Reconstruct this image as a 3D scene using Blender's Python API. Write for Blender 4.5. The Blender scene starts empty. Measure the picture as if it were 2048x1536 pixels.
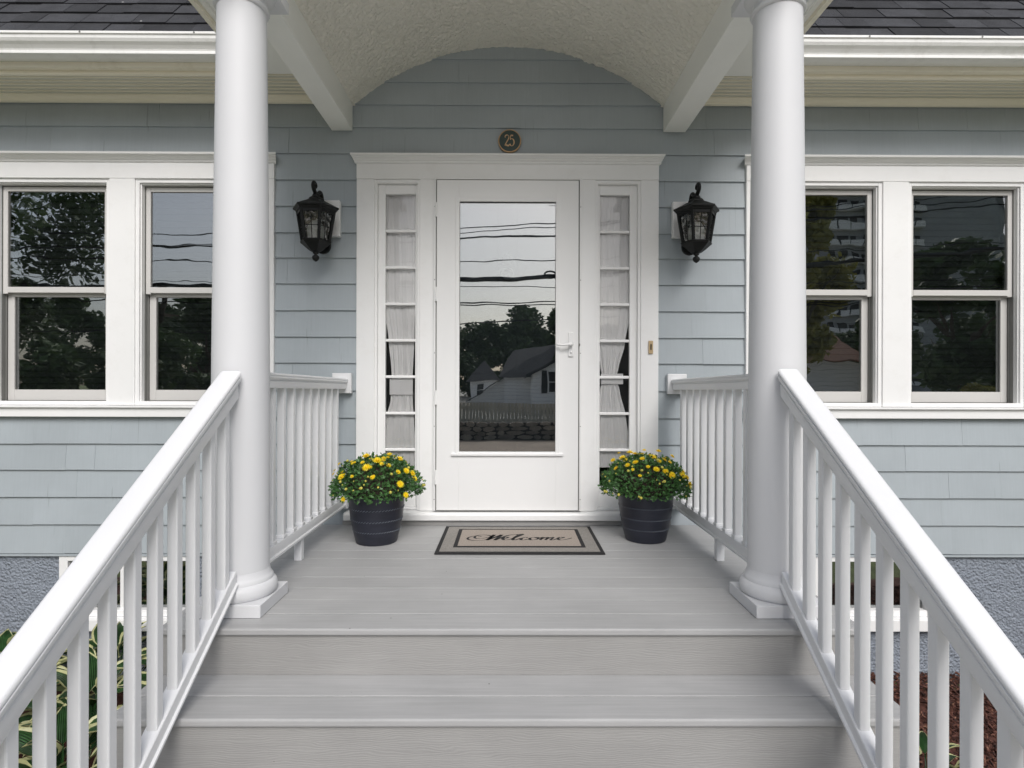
import bpy, math, random
from mathutils import Vector, Matrix, noise
rnd = random.Random(25)
S = bpy.context.scene
COL = S.collection

# ------------------------------------------------------------------ camera
FPX = 1165.0                      # focal length in pixels of the 2048 px wide photograph
CAMY, CAMZ = -3.69, 0.886
cam_d = bpy.data.cameras.new('camera'); cam = bpy.data.objects.new('camera', cam_d); COL.objects.link(cam)
cam_d.sensor_width = 36.0; cam_d.lens = 36.0 * FPX / 2048.0
cam_d.clip_start = 0.05; cam_d.clip_end = 900
cam.matrix_world = (Matrix.Translation((0, CAMY, CAMZ)) @ Matrix.Rotation(math.radians(-0.295), 4, 'Z')
                    @ Matrix.Rotation(math.radians(90), 4, 'X') @ Matrix.Rotation(math.radians(0.15), 4, 'Z'))
S.camera = cam

# ------------------------------------------------------------------ sky, sun, exposure
SUN_EL, SUN_ROT = 43.0, 168.0     # bright hazy overcast, the light comes from high in front of the house
w = bpy.data.worlds.new('World'); S.world = w; w.use_nodes = True
nt = w.node_tree; nt.nodes.clear()
sky = nt.nodes.new('ShaderNodeTexSky'); sky.sky_type = 'NISHITA'; sky.sun_disc = False
sky.sun_elevation = math.radians(SUN_EL); sky.sun_rotation = math.radians(SUN_ROT)
sky.air_density = 1.0; sky.dust_density = 3.0; sky.ozone_density = 1.0
hsv = nt.nodes.new('ShaderNodeHueSaturation'); hsv.inputs['Saturation'].default_value = 0.62
bg = nt.nodes.new('ShaderNodeBackground'); bg.inputs['Strength'].default_value = 0.085
wo = nt.nodes.new('ShaderNodeOutputWorld')
nt.links.new(sky.outputs[0], hsv.inputs['Color']); nt.links.new(hsv.outputs[0], bg.inputs[0]); nt.links.new(bg.outputs[0], wo.inputs[0])
sl = bpy.data.lights.new('sun', 'SUN'); sl.energy = 1.5; sl.angle = math.radians(32); sl.color = (1.0, 0.99, 0.98)
so = bpy.data.objects.new('sun', sl); COL.objects.link(so)
az = math.radians(SUN_ROT); el = math.radians(SUN_EL)
sdir = Vector((math.sin(az) * math.cos(el), math.cos(az) * math.cos(el), math.sin(el)))
so.rotation_euler = (-sdir).to_track_quat('-Z', 'Y').to_euler(); so.location = (0, 0, 30)
S.view_settings.view_transform = 'Standard'; S.view_settings.look = 'None'
S.view_settings.gamma = 1.0; S.view_settings.use_curve_mapping = False
S.view_settings.exposure = 0.54
S.render.engine = 'CYCLES'
S.cycles.max_bounces = 9; S.cycles.diffuse_bounces = 7; S.cycles.transparent_max_bounces = 16
S.cycles.glossy_bounces = 4; S.cycles.caustics_reflective = False; S.cycles.caustics_refractive = False

# ------------------------------------------------------------------ mesh helpers
def wl(o):
    v = Vector((0, 0, 0))
    while o is not None:
        v += o.location; o = o.parent
    return v
def props(o, label=None, cat=None, group=None, kind=None):
    if label: o['label'] = label
    if cat: o['category'] = cat
    if group: o['group'] = group
    if kind: o['kind'] = kind
    return o
def thing(name, label, cat, loc=(0, 0, 0), group=None):
    o = bpy.data.objects.new(name, None); COL.objects.link(o); o.location = loc
    o.empty_display_size = 0.1
    return props(o, label, cat, group)
class MB:
    def __init__(s): s.v = []; s.f = []; s.m = []
    def add(s, vs, fs, mi=0):
        n = len(s.v); s.v.extend([tuple(p) for p in vs]); s.f.extend([tuple(i + n for i in f) for f in fs]); s.m.extend([mi] * len(fs)); return s
    def box(s, x0, x1, y0, y1, z0, z1, mi=0):
        return s.add([(x0, y0, z0), (x1, y0, z0), (x1, y1, z0), (x0, y1, z0), (x0, y0, z1), (x1, y0, z1), (x1, y1, z1), (x0, y1, z1)],
                     [(3, 2, 1, 0), (4, 5, 6, 7), (0, 1, 5, 4), (1, 2, 6, 5), (2, 3, 7, 6), (3, 0, 4, 7)], mi)
    def sweep(s, prof, a, b, mi=0):
        """closed profile [(x,z)] (counter-clockwise seen from -y) moved from point a to point b, ends cut vertical"""
        n = len(prof); vs = [(a[0] + x, a[1], a[2] + z) for x, z in prof] + [(b[0] + x, b[1], b[2] + z) for x, z in prof]
        fs = [(i, (i + 1) % n, n + (i + 1) % n, n + i) for i in range(n)]
        fs += [tuple(range(n - 1, -1, -1)), tuple(range(n, 2 * n))]
        return s.add(vs, fs, mi)
    def profx(s, prof, x0, x1, ret=0.0, mi=0):
        """closed profile [(y,z)] run along x from x0 to x1; ret mitres the ends outward with depth"""
        n = len(prof); ymax = max(p[0] for p in prof)
        vs = [(x0 - ret * (ymax - y), y, z) for y, z in prof] + [(x1 + ret * (ymax - y), y, z) for y, z in prof]
        fs = [(i, (i + 1) % n, n + (i + 1) % n, n + i) for i in range(n)]
        fs += [tuple(range(n - 1, -1, -1)), tuple(range(n, 2 * n))]
        return s.add(vs, fs, mi)
    def lathe(s, prof, c=(0, 0, 0), n=40, mi=0, cap=True, ph=0.5):
        vs = []; fs = []
        for r, z in prof:
            for k in range(n):
                t = 2 * math.pi * (k + ph) / n; vs.append((c[0] + r * math.cos(t), c[1] + r * math.sin(t), c[2] + z))
        for j in range(len(prof) - 1):
            for k in range(n):
                k2 = (k + 1) % n; fs.append((j * n + k, j * n + k2, (j + 1) * n + k2, (j + 1) * n + k))
        if cap:
            fs.append(tuple(range(n - 1, -1, -1))); m = (len(prof) - 1) * n; fs.append(tuple(range(m, m + n)))
        return s.add(vs, fs, mi)
    def tube(s, pts, rad, n=8, mi=0, flat=1.0):
        pts = [Vector(p) for p in pts]; R = rad if isinstance(rad, (list, tuple)) else [rad] * len(pts)
        vs = []; fs = []; up = Vector((0, 0, 1)); prev = None
        for i, p in enumerate(pts):
            t = (pts[min(i + 1, len(pts) - 1)] - pts[max(i - 1, 0)]).normalized()
            if prev is None:
                a = t.cross(up) if abs(t.dot(up)) < 0.95 else t.cross(Vector((1, 0, 0)))
            else: a = prev - t * prev.dot(t)
            a.normalize(); prev = a; b = t.cross(a)
            for k in range(n):
                q = 2 * math.pi * k / n; vs.append(p + (a * math.cos(q) * flat + b * math.sin(q)) * R[i])
        for i in range(len(pts) - 1):
            for k in range(n):
                k2 = (k + 1) % n; fs.append((i * n + k, i * n + k2, (i + 1) * n + k2, (i + 1) * n + k))
        fs.append(tuple(range(n - 1, -1, -1))); m = (len(pts) - 1) * n; fs.append(tuple(range(m, m + n)))
        return s.add(vs, fs, mi)
    def build(s, name, mat, parent=None, smooth=False, bevel=0.0, origin=None, seg=2, label=None, cat=None, group=None, kind=None, local=False):
        me = bpy.data.meshes.new(name)
        if origin is None:
            if local: o0 = Vector((0, 0, 0))
            else:
                xs = [p[0] for p in s.v]; ys = [p[1] for p in s.v]; zs = [p[2] for p in s.v]
                o0 = Vector(((min(xs) + max(xs)) / 2, (min(ys) + max(ys)) / 2, min(zs)))
        else: o0 = Vector(origin)
        me.from_pydata([tuple(Vector(p) - o0) for p in s.v], [], s.f)
        mats = mat if isinstance(mat, (list, tuple)) else [mat]
        for mm in mats: me.materials.append(mm)
        if len(mats) > 1: me.polygons.foreach_set('material_index', s.m)
        if smooth: me.polygons.foreach_set('use_smooth', [True] * len(me.polygons))
        me.update()
        o = bpy.data.objects.new(name, me); COL.objects.link(o)
        if parent is not None:
            o.parent = parent
            o.location = o0 if local else o0 - wl(parent)
        else: o.location = o0
        if bevel > 0:
            b = o.modifiers.new('bevel', 'BEVEL'); b.width = bevel; b.segments = seg; b.limit_method = 'ANGLE'; b.angle_limit = math.radians(40)
            b.harden_normals = False
        if smooth == 'auto' or smooth:
            if smooth == 'auto' or isinstance(smooth, float):
                try: me.set_sharp_from_angle(angle=math.radians(38))
                except Exception: pass
        return props(o, label, cat, group, kind)
def dup(o, parent=None, loc=None):
    c = o.copy(); COL.objects.link(c); c.parent = parent
    if loc is not None: c.location = loc
    return c

# ------------------------------------------------------------------ materials
def new_mat(name):
    m = bpy.data.materials.new(name); m.use_nodes = True; t = m.node_tree
    return m, t, t.nodes['Principled BSDF']
def N(t, kind, **kw):
    n = t.nodes.new(kind)
    for k, v in kw.items():
        if k in n.inputs: n.inputs[k].default_value = v
        else: setattr(n, k, v)
    return n
def pos(t, scale=(1, 1, 1)):
    g = t.nodes.new('ShaderNodeNewGeometry'); mp = t.nodes.new('ShaderNodeMapping'); mp.inputs['Scale'].default_value = scale
    t.links.new(g.outputs['Position'], mp.inputs['Vector']); return mp.outputs[0]
def ramp(t, src, stops):
    r = t.nodes.new('ShaderNodeValToRGB'); e = r.color_ramp.elements
    while len(e) > 1: e.remove(e[0])
    for i, (p, c) in enumerate(stops):
        q = e[0] if i == 0 else e.new(p)
        q.position = p; q.color = (c[0], c[1], c[2], 1) if len(c) == 3 else c
    t.links.new(src, r.inputs[0]); return r.outputs[0]
def mix(t, a, b, fac, mode='MIX'):
    m = t.nodes.new('ShaderNodeMix'); m.data_type = 'RGBA'; m.blend_type = mode
    for i, x in ((6, a), (7, b), (0, fac)):
        if hasattr(x, 'links'): t.links.new(x, m.inputs[i])
        else: m.inputs[i].default_value = x if not isinstance(x, tuple) else (x[0], x[1], x[2], 1)
    return m.outputs[2]
def bumpn(t, p, h, strength=0.3, dist=0.01):
    b = t.nodes.new('ShaderNodeBump'); b.inputs['Strength'].default_value = strength; b.inputs['Distance'].default_value = dist
    t.links.new(h, b.inputs['Height']); t.links.new(b.outputs[0], p.inputs['Normal']); return b
def g3(v): return (v, v, v)
def paint(name, col, rough=0.45, var=0.06, grain=(3, 3, 3), bump=0.08, fine=60, objvar=0.0, dirt=None, dirt_amt=0.0):
    m, t, p = new_mat(name)
    n1 = N(t, 'ShaderNodeTexNoise', Scale=1.0, Detail=5.0, Roughness=0.6); t.links.new(pos(t, grain), n1.inputs['Vector'])
    c0 = tuple(max(0, x * (1 - var)) for x in col); c1 = tuple(min(1, x * (1 + var)) for x in col)
    c = ramp(t, n1.outputs[0], [(0.3, c0), (0.7, c1)])
    if dirt:
        n3 = N(t, 'ShaderNodeTexNoise', Scale=7.0, Detail=8.0, Roughness=0.75); t.links.new(pos(t), n3.inputs['Vector'])
        f = ramp(t, n3.outputs[0], [(0.52, g3(0)), (0.72, g3(dirt_amt))]); c = mix(t, c, dirt, f)
    if objvar > 0:
        oi = t.nodes.new('ShaderNodeObjectInfo'); f = ramp(t, oi.outputs['Random'], [(0, g3(1 - objvar)), (1, g3(1 + objvar * 0.7))])
        c = mix(t, c, f, 1.0, 'MULTIPLY')
    t.links.new(c, p.inputs['Base Color']); p.inputs['Roughness'].default_value = rough
    n2 = N(t, 'ShaderNodeTexNoise', Scale=float(fine), Detail=4.0); t.links.new(pos(t), n2.inputs['Vector'])
    bumpn(t, p, n2.outputs[0], bump, 0.003)
    return m
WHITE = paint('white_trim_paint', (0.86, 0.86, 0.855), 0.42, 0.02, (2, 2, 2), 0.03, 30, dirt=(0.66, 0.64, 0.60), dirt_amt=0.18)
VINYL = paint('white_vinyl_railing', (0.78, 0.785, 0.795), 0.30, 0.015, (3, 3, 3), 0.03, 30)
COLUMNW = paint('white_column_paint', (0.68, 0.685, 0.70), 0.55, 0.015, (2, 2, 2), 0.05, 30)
DOORW = paint('white_door_enamel', (0.82, 0.82, 0.815), 0.28, 0.015, (2, 2, 2), 0.03, 20)
CREAM = paint('cream_eave_paint', (0.88, 0.83, 0.70), 0.5, 0.04, (1, 2, 2), 0.04, 30, dirt=(0.50, 0.43, 0.30), dirt_amt=0.3)
MOULD = paint('lit_moulding_cream', (0.93, 0.88, 0.74), 0.45, 0.03, (1, 1, 1), 0.03, 30)  # cream lightened to carry the front light falling on the mouldings
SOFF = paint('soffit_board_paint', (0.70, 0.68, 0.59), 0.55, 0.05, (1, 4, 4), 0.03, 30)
BEAM = paint('off_white_porch_paint', (0.92, 0.92, 0.89), 0.5, 0.03, (2, 2, 2), 0.12, 50)
SASH = paint('almond_sash_vinyl', (0.60, 0.59, 0.57), 0.4, 0.02, (2, 2, 2), 0.03, 20)
TRACK = paint('grey_window_track', (0.20, 0.20, 0.19), 0.5, 0.1, (4, 4, 4), 0.05, 30)
GUTTER = paint('white_gutter_aluminium', (0.90, 0.90, 0.88), 0.3, 0.02, (1, 4, 4), 0.03, 20, dirt=(0.35, 0.33, 0.28), dirt_amt=0.25)
DARK = paint('dark_room', (0.035, 0.034, 0.033), 0.8, 0.1)
BLIND = paint('dark_blind_slat', (0.075, 0.078, 0.082), 0.6, 0.1, (2, 2, 2), 0.05, 20)
BLACKM = paint('black_cast_metal', (0.007, 0.008, 0.008), 0.5, 0.2, (30, 30, 30), 0.25, 160)
BLACKM.node_tree.nodes['Principled BSDF'].inputs['Specular IOR Level'].default_value = 0.3
BRASS = paint('aged_brass', (0.46, 0.30, 0.16), 0.35, 0.1, (40, 40, 40), 0.1, 100); BRASS.node_tree.nodes['Principled BSDF'].inputs['Metallic'].default_value = 0.6
TAN = paint('tan_plastic', (0.50, 0.37, 0.21), 0.4, 0.05)
GREENP = paint('dark_green_enamel', (0.013, 0.035, 0.026), 0.35, 0.15, (50, 50, 50), 0.1, 100)
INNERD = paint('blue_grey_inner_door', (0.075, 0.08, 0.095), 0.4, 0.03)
PALE = paint('pale_knocker', (0.30, 0.31, 0.33), 0.4, 0.03)
SOIL = paint('potting_soil', (0.03, 0.02, 0.014), 0.9, 0.3, (60, 60, 60), 0.8, 120)

def siding_mat():
    m, t, p = new_mat('grey_blue_siding_paint')
    base = (0.398, 0.442, 0.470)
    n1 = N(t, 'ShaderNodeTexNoise', Scale=1.6, Detail=6.0, Roughness=0.65); t.links.new(pos(t), n1.inputs['Vector'])
    c = ramp(t, n1.outputs[0], [(0.3, tuple(x * 0.93 for x in base)), (0.7, tuple(x * 1.05 for x in base))])
    oi = t.nodes.new('ShaderNodeObjectInfo'); f = ramp(t, oi.outputs['Random'], [(0, g3(0.968)), (1, g3(1.02))]); c = mix(t, c, f, 1.0, 'MULTIPLY')
    n2 = N(t, 'ShaderNodeTexNoise', Scale=1.0, Detail=5.0, Roughness=0.6); t.links.new(pos(t, (140, 20, 5)), n2.inputs['Vector'])
    c = mix(t, c, ramp(t, n2.outputs[0], [(0.35, g3(0.975)), (0.65, g3(1.015))]), 1.0, 'MULTIPLY')
    v = N(t, 'ShaderNodeTexNoise', Scale=1.0, Detail=2.0); t.links.new(pos(t, (55, 1, 2.2)), v.inputs['Vector'])
    cr = ramp(t, v.outputs[0], [(0.70, g3(0)), (0.73, g3(1))])                       # fine checks in the paint
    c = mix(t, c, tuple(x * 0.75 for x in base), cr)
    t.links.new(c, p.inputs['Base Color']); p.inputs['Roughness'].default_value = 0.55
    bumpn(t, p, n2.outputs[0], 0.16, 0.003)
    return m
SIDING = siding_mat()
def stucco_mat(name, col, sc=55, st=0.9, dist=0.012, var=0.12):
    m, t, p = new_mat(name)
    n1 = N(t, 'ShaderNodeTexNoise', Scale=float(sc), Detail=6.0, Roughness=0.65); t.links.new(pos(t), n1.inputs['Vector'])
    v = N(t, 'ShaderNodeTexVoronoi', Scale=float(sc) * 0.9); v.feature = 'SMOOTH_F1'; t.links.new(pos(t), v.inputs['Vector'])
    ad = t.nodes.new('ShaderNodeMath'); ad.operation = 'SUBTRACT'; t.links.new(n1.outputs[0], ad.inputs[0]); t.links.new(v.outputs['Distance'], ad.inputs[1])
    n3 = N(t, 'ShaderNodeTexNoise', Scale=2.5, Detail=4.0); t.links.new(pos(t), n3.inputs['Vector'])
    c = ramp(t, n3.outputs[0], [(0.3, tuple(x * (1 - var) for x in col)), (0.7, tuple(x * (1 + var * 0.4) for x in col))])
    t.links.new(c, p.inputs['Base Color']); p.inputs['Roughness'].default_value = 0.85
    bumpn(t, p, ad.outputs[0], st, dist)
    return m
STUCCO_W = stucco_mat('cream_vault_stucco', (0.93, 0.905, 0.82), 60, 0.9, 0.014, 0.04)
STUCCO_B = stucco_mat('blue_grey_foundation_stucco', (0.30, 0.335, 0.39), 75, 1.0, 0.016)
def board_mat(name, col, axis_scale, sw, grain=False):
    m, t, p = new_mat(name)
    n1 = N(t, 'ShaderNodeTexNoise', Scale=1.0, Detail=8.0, Roughness=0.7); t.links.new(pos(t, axis_scale), n1.inputs['Vector'])
    n0 = N(t, 'ShaderNodeTexNoise', Scale=2.2, Detail=5.0, Roughness=0.6); t.links.new(pos(t), n0.inputs['Vector'])
    c = ramp(t, n1.outputs[0], [(0.3, tuple(x * (1 - sw) for x in col)), (0.7, tuple(x * (1 + sw * 0.7) for x in col))])
    c = mix(t, c, ramp(t, n0.outputs[0], [(0.3, g3(0.90)), (0.7, g3(1.05))]), 1.0, 'MULTIPLY')
    oi = t.nodes.new('ShaderNodeObjectInfo'); c = mix(t, c, ramp(t, oi.outputs['Random'], [(0, g3(0.965)), (1, g3(1.03))]), 1.0, 'MULTIPLY')
    v = N(t, 'ShaderNodeTexVoronoi', Scale=7.0); t.links.new(pos(t), v.inputs['Vector'])           # little specks of grit
    c = mix(t, c, (0.05, 0.045, 0.04), ramp(t, v.outputs['Distance'], [(0.014, g3(1)), (0.024, g3(0))]))
    h = n1.outputs[0]
    if grain:
        wv = N(t, 'ShaderNodeTexWave', Scale=14.0, Distortion=16.0, Detail=2.0); wv.bands_direction = 'Z'
        wv.inputs['Detail Scale'].default_value = 0.5; t.links.new(pos(t, (1.1, 1, 3.2)), wv.inputs['Vector']); h = wv.outputs['Fac']
        c = mix(t, c, ramp(t, h, [(0.0, g3(0.965)), (0.5, g3(1.01))]), 1.0, 'MULTIPLY')
    t.links.new(c, p.inputs['Base Color']); p.inputs['Roughness'].default_value = 0.55
    bumpn(t, p, h, 0.12 if grain else 0.12, 0.003)
    return m
DECK = board_mat('grey_composite_deck', (0.40, 0.40, 0.40), (2.5, 70, 70), 0.12)
RISER = board_mat('grey_embossed_riser', (0.335, 0.330, 0.322), (2.5, 70, 70), 0.06, True)

def roof_mat():
    m, t, p = new_mat('charcoal_asphalt_granules')
    n1 = N(t, 'ShaderNodeTexNoise', Scale=420.0, Detail=3.0, Roughness=0.8); t.links.new(pos(t), n1.inputs['Vector'])
    c = ramp(t, n1.outputs[0], [(0.32, (0.012, 0.012, 0.014)), (0.52, (0.038, 0.039, 0.044)), (0.74, (0.15, 0.155, 0.165))])
    n0 = N(t, 'ShaderNodeTexNoise', Scale=7.0, Detail=3.0); t.links.new(pos(t), n0.inputs['Vector'])
    c = mix(t, c, ramp(t, n0.outputs[0], [(0.3, g3(0.75)), (0.7, g3(1.2))]), 1.0, 'MULTIPLY')
    oi = t.nodes.new('ShaderNodeObjectInfo'); c = mix(t, c, ramp(t, oi.outputs['Random'], [(0, g3(0.6)), (0.5, g3(0.95)), (1, g3(1.25))]), 1.0, 'MULTIPLY')
    v = N(t, 'ShaderNodeTexVoronoi', Scale=6.0); t.links.new(pos(t), v.inputs['Vector'])
    c = mix(t, c, (0.6, 0.6, 0.58), ramp(t, v.outputs['Distance'], [(0.03, g3(1)), (0.045, g3(0))]))
    t.links.new(c, p.inputs['Base Color']); p.inputs['Roughness'].default_value = 0.9
    bumpn(t, p, n1.outputs[0], 0.6, 0.003)
    return m
ROOF = roof_mat()
def glass_mat(name, refl=0.25, tint=(0.9, 0.93, 0.92), wav=0.0, wscale=3.0, rough=0.0):
    m = bpy.data.materials.new(name); m.use_nodes = True; t = m.node_tree; t.nodes.clear()
    o = t.nodes.new('ShaderNodeOutputMaterial'); mx = t.nodes.new('ShaderNodeMixShader')
    tr = N(t, 'ShaderNodeBsdfTransparent'); tr.inputs['Color'].default_value = (*tint, 1)
    gl = N(t, 'ShaderNodeBsdfGlossy'); gl.inputs['Roughness'].default_value = rough; gl.inputs['Color'].default_value = (1, 1, 1, 1)
    fr = N(t, 'ShaderNodeFresnel', IOR=1.5); mr = t.nodes.new('ShaderNodeMapRange')
    mr.inputs['From Min'].default_value = 0.04; mr.inputs['From Max'].default_value = 1.0; mr.inputs['To Min'].default_value = refl; mr.inputs['To Max'].default_value = 1.0
    t.links.new(fr.outputs[0], mr.inputs['Value']); t.links.new(mr.outputs[0], mx.inputs[0])
    t.links.new(tr.outputs[0], mx.inputs[1]); t.links.new(gl.outputs[0], mx.inputs[2]); t.links.new(mx.outputs[0], o.inputs[0])
    if wav > 0:
        n1 = N(t, 'ShaderNodeTexNoise', Scale=wscale, Detail=1.0); t.links.new(pos(t), n1.inputs['Vector'])
        b = t.nodes.new('ShaderNodeBump'); b.inputs['Strength'].default_value = wav; b.inputs['Distance'].default_value = 0.01
        t.links.new(n1.outputs[0], b.inputs['Height']); t.links.new(b.outputs[0], gl.inputs['Normal'])
    return m
GLASS_D = glass_mat('storm_door_glass', 0.29, (0.80, 0.84, 0.84), 0.04, 4.0)
GLASS_W = glass_mat('window_glass', 0.26, (0.75, 0.78, 0.78), 0.05, 6.0)
GLASS_S = glass_mat('sidelight_glass', 0.055, (0.99, 0.99, 0.99), 0.05, 6.0)
GLASS_L = glass_mat('seeded_lantern_glass', 0.26, (0.80, 0.82, 0.80), 0.12, 30.0, 0.08)
def cloth():
    m = bpy.data.materials.new('white_sheer_cloth'); m.use_nodes = True; t = m.node_tree; p = t.nodes['Principled BSDF']
    p.inputs['Base Color'].default_value = (0.95, 0.95, 0.945, 1); p.inputs['Roughness'].default_value = 0.8
    n2 = N(t, 'ShaderNodeTexNoise', Scale=300.0, Detail=2.0); t.links.new(pos(t), n2.inputs['Vector']); bumpn(t, p, n2.outputs[0], 0.1, 0.002)
    return m
CLOTH = cloth()
def leaf_mat(name, col, var=0.35, rough=0.45, sc=30, trans=0.15):
    m, t, p = new_mat(name)
    n1 = N(t, 'ShaderNodeTexNoise', Scale=float(sc), Detail=3.0); t.links.new(pos(t), n1.inputs['Vector'])
    c = ramp(t, n1.outputs[0], [(0.3, tuple(x * (1 - var) for x in col)), (0.7, tuple(min(1, x * (1 + var)) for x in col))])
    t.links.new(c, p.inputs['Base Color']); p.inputs['Roughness'].default_value = rough
    tr = t.nodes.new('ShaderNodeBsdfTranslucent'); t.links.new(c, tr.inputs['Color'])
    mx = t.nodes.new('ShaderNodeMixShader'); mx.inputs[0].default_value = trans; o = t.nodes['Material Output']
    t.links.new(p.outputs[0], mx.inputs[1]); t.links.new(tr.outputs[0], mx.inputs[2]); t.links.new(mx.outputs[0], o.inputs[0])
    return m
MUMLEAF = leaf_mat('chrysanthemum_leaf', (0.060, 0.150, 0.042), 0.55, 0.45, 60)
PETAL = leaf_mat('yellow_petal', (0.95, 0.74, 0.02), 0.08, 0.5, 90, 0.2)
PETALO = leaf_mat('orange_yellow_centre', (0.85, 0.52, 0.012), 0.2, 0.6, 200, 0.1)
BUD = leaf_mat('yellow_green_bud', (0.55, 0.50, 0.09), 0.3, 0.5, 200, 0.1)
def hosta_mat():
    m = leaf_mat('hosta_green', (0.026, 0.085, 0.022), 0.45, 0.38, 20); t = m.node_tree; p = t.nodes['Principled BSDF']
    tc = t.nodes.new('ShaderNodeTexCoord'); wv = N(t, 'ShaderNodeTexWave', Scale=9.0, Distortion=0.6); wv.bands_direction = 'X'; t.links.new(tc.outputs['Object'], wv.inputs['Vector'])
    bumpn(t, p, wv.outputs['Fac'], 0.6, 0.05)
    src = p.inputs['Base Color'].links[0].from_socket; c = mix(t, src, ramp(t, wv.outputs['Fac'], [(0.0, g3(0.55)), (0.5, g3(1.1))]), 1.0, 'MULTIPLY'); t.links.new(c, p.inputs['Base Color']); return m
HOSTA = hosta_mat()
HOSTAE = leaf_mat('hosta_cream_margin', (0.52, 0.52, 0.27), 0.2, 0.4, 14)
TREEL = leaf_mat('tree_leaf', (0.075, 0.12, 0.045), 0.4, 0.6, 0.8)
TREEY = leaf_mat('tree_leaf_yellow_lit', (0.32, 0.31, 0.08), 0.4, 0.6, 0.8)  # yellow-green leaf, colour raised so shrubs in shade look lit
BARK = paint('bark', (0.09, 0.07, 0.05), 0.9, 0.3, (10, 10, 2), 0.8, 25)
POT = paint('charcoal_blue_pot', (0.018, 0.020, 0.032), 0.42, 0.25, (8, 8, 30), 0.15, 60)
ROPE = paint('pot_rope_relief', (0.13, 0.15, 0.18), 0.5, 0.2, (40, 40, 40), 0.1, 60)
MULCH = paint('red_brown_mulch', (0.085, 0.030, 0.020), 0.9, 0.45, (40, 40, 40), 1.0, 60, objvar=0)
def chip_mat():
    m, t, p = new_mat('bark_chip')
    n1 = N(t, 'ShaderNodeTexNoise', Scale=45.0, Detail=1.0); t.links.new(pos(t), n1.inputs['Vector'])
    c = ramp(t, n1.outputs[0], [(0.3, (0.022, 0.008, 0.006)), (0.5, (0.075, 0.025, 0.016)), (0.64, (0.13, 0.05, 0.032)), (0.8, (0.34, 0.19, 0.12))])
    t.links.new(c, p.inputs['Base Color']); p.inputs['Roughness'].default_value = 0.85; return m
CHIP = chip_mat()
LAWN = paint('lawn_grass', (0.13, 0.16, 0.06), 0.9, 0.4, (5, 5, 5), 0.8, 40)
CONC = paint('concrete_walk', (0.52, 0.50, 0.46), 0.85, 0.1, (4, 4, 4), 0.4, 80)
ASPH = paint('street_surface', (0.32, 0.26, 0.205), 0.9, 0.15, (1, 1, 1), 0.3, 60)

# ==================================================================== THE SETTING
XC = -0.01
GZ = -0.99
def sheet(name, x0, x1, y0, y1, z, m, label, kind='structure'):
    b = MB(); b.add([(x0, y0, z), (x1, y0, z), (x1, y1, z), (x0, y1, z)], [(0, 1, 2, 3)])
    return b.build(name, m, kind=kind, label=label)
BOUNCE_YARD = paint('pale_bounce_yard', (0.46, 0.44, 0.40), 0.9, 0.12, (6, 6, 6), 0.6, 60)  # pale ground added behind the wall to bounce light onto the mirrored houses
sheet('lawn', -400, 400, -400, 400, GZ - 0.03, LAWN, 'green lawn around the house')
sheet('bounce_forecourt', -6.5, 6.5, -8.0, -3.0, GZ - 0.012, CONC, 'unseen concrete forecourt at the steps, widened to bounce light into the porch')  # unseen paving, widened and paled to bounce light up under the porch roof
sheet('sidewalk', -60, 60, -9.0, -8.0, GZ - 0.012, CONC, 'pale concrete sidewalk by the street')
sheet('street', -200, 200, -16.0, -9.15, GZ - 0.02, ASPH, 'brown-grey street in front of the house')
def bed(name, x0, x1, y0, y1, label):
    b = MB(); nx = 90; ny = 50
    for j in range(ny + 1):
        for i in range(nx + 1):
            x = x0 + (x1 - x0) * i / nx; y = y0 + (y1 - y0) * j / ny
            e = min(i, nx - i, j, 4 if False else ny - j) / 6.0
            z = GZ + 0.012 * noise.noise((x * 14, y * 14, 3)) + 0.03 * noise.noise((x * 2, y * 2, 7)) + (0.02 if e >= 1 else -0.06 * (1 - e))
            b.v.append((x, y, z))
    for j in range(ny):
        for i in range(nx):
            k = j * (nx + 1) + i; b.f.append((k, k + 1, k + nx + 2, k + nx + 1)); b.m.append(0)
    return b.build(name, MULCH, smooth=True, kind='structure', label=label)
bed('mulch_bed', 1.29, 4.6, -1.9, 0.06, 'red-brown mulch bed right of the steps')
bed('planting_bed', -4.6, -1.27, -1.9, 0.06, 'dark planting bed left of the steps under the hostas')
cb = MB()
for i in range(9000):
    x = rnd.uniform(1.32, 3.6); y = rnd.uniform(-1.5, 0.03)
    z = GZ + 0.02 + 0.012 * noise.noise((x * 14, y * 14, 3)) + 0.03 * noise.noise((x * 2, y * 2, 7)) + rnd.uniform(0, 0.018)
    L = rnd.uniform(0.01, 0.035); W = rnd.uniform(0.003, 0.008); H = rnd.uniform(0.0015, 0.004)
    R = Matrix.Rotation(rnd.uniform(0, 6.28), 3, 'Z') @ Matrix.Rotation(rnd.gauss(0, 0.35), 3, 'Y') @ Matrix.Rotation(rnd.gauss(0, 0.4), 3, 'X')
    q = [Vector(v) for v in [(-L, -W, -H), (L, -W * .6, -H), (L, W * .6, -H), (-L, W, -H), (-L, -W, H), (L * .9, -W * .6, H), (L * .9, W * .6, H), (-L, W, H)]]
    cb.add([R @ v + Vector((x, y, z)) for v in q], [(4, 5, 6, 7), (0, 1, 5, 4), (1, 2, 6, 5), (2, 3, 7, 6), (3, 0, 4, 7)])
cb.build('mulch_chips', CHIP, kind='stuff', label='red-brown shredded bark mulch right of the steps', cat='mulch')

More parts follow.
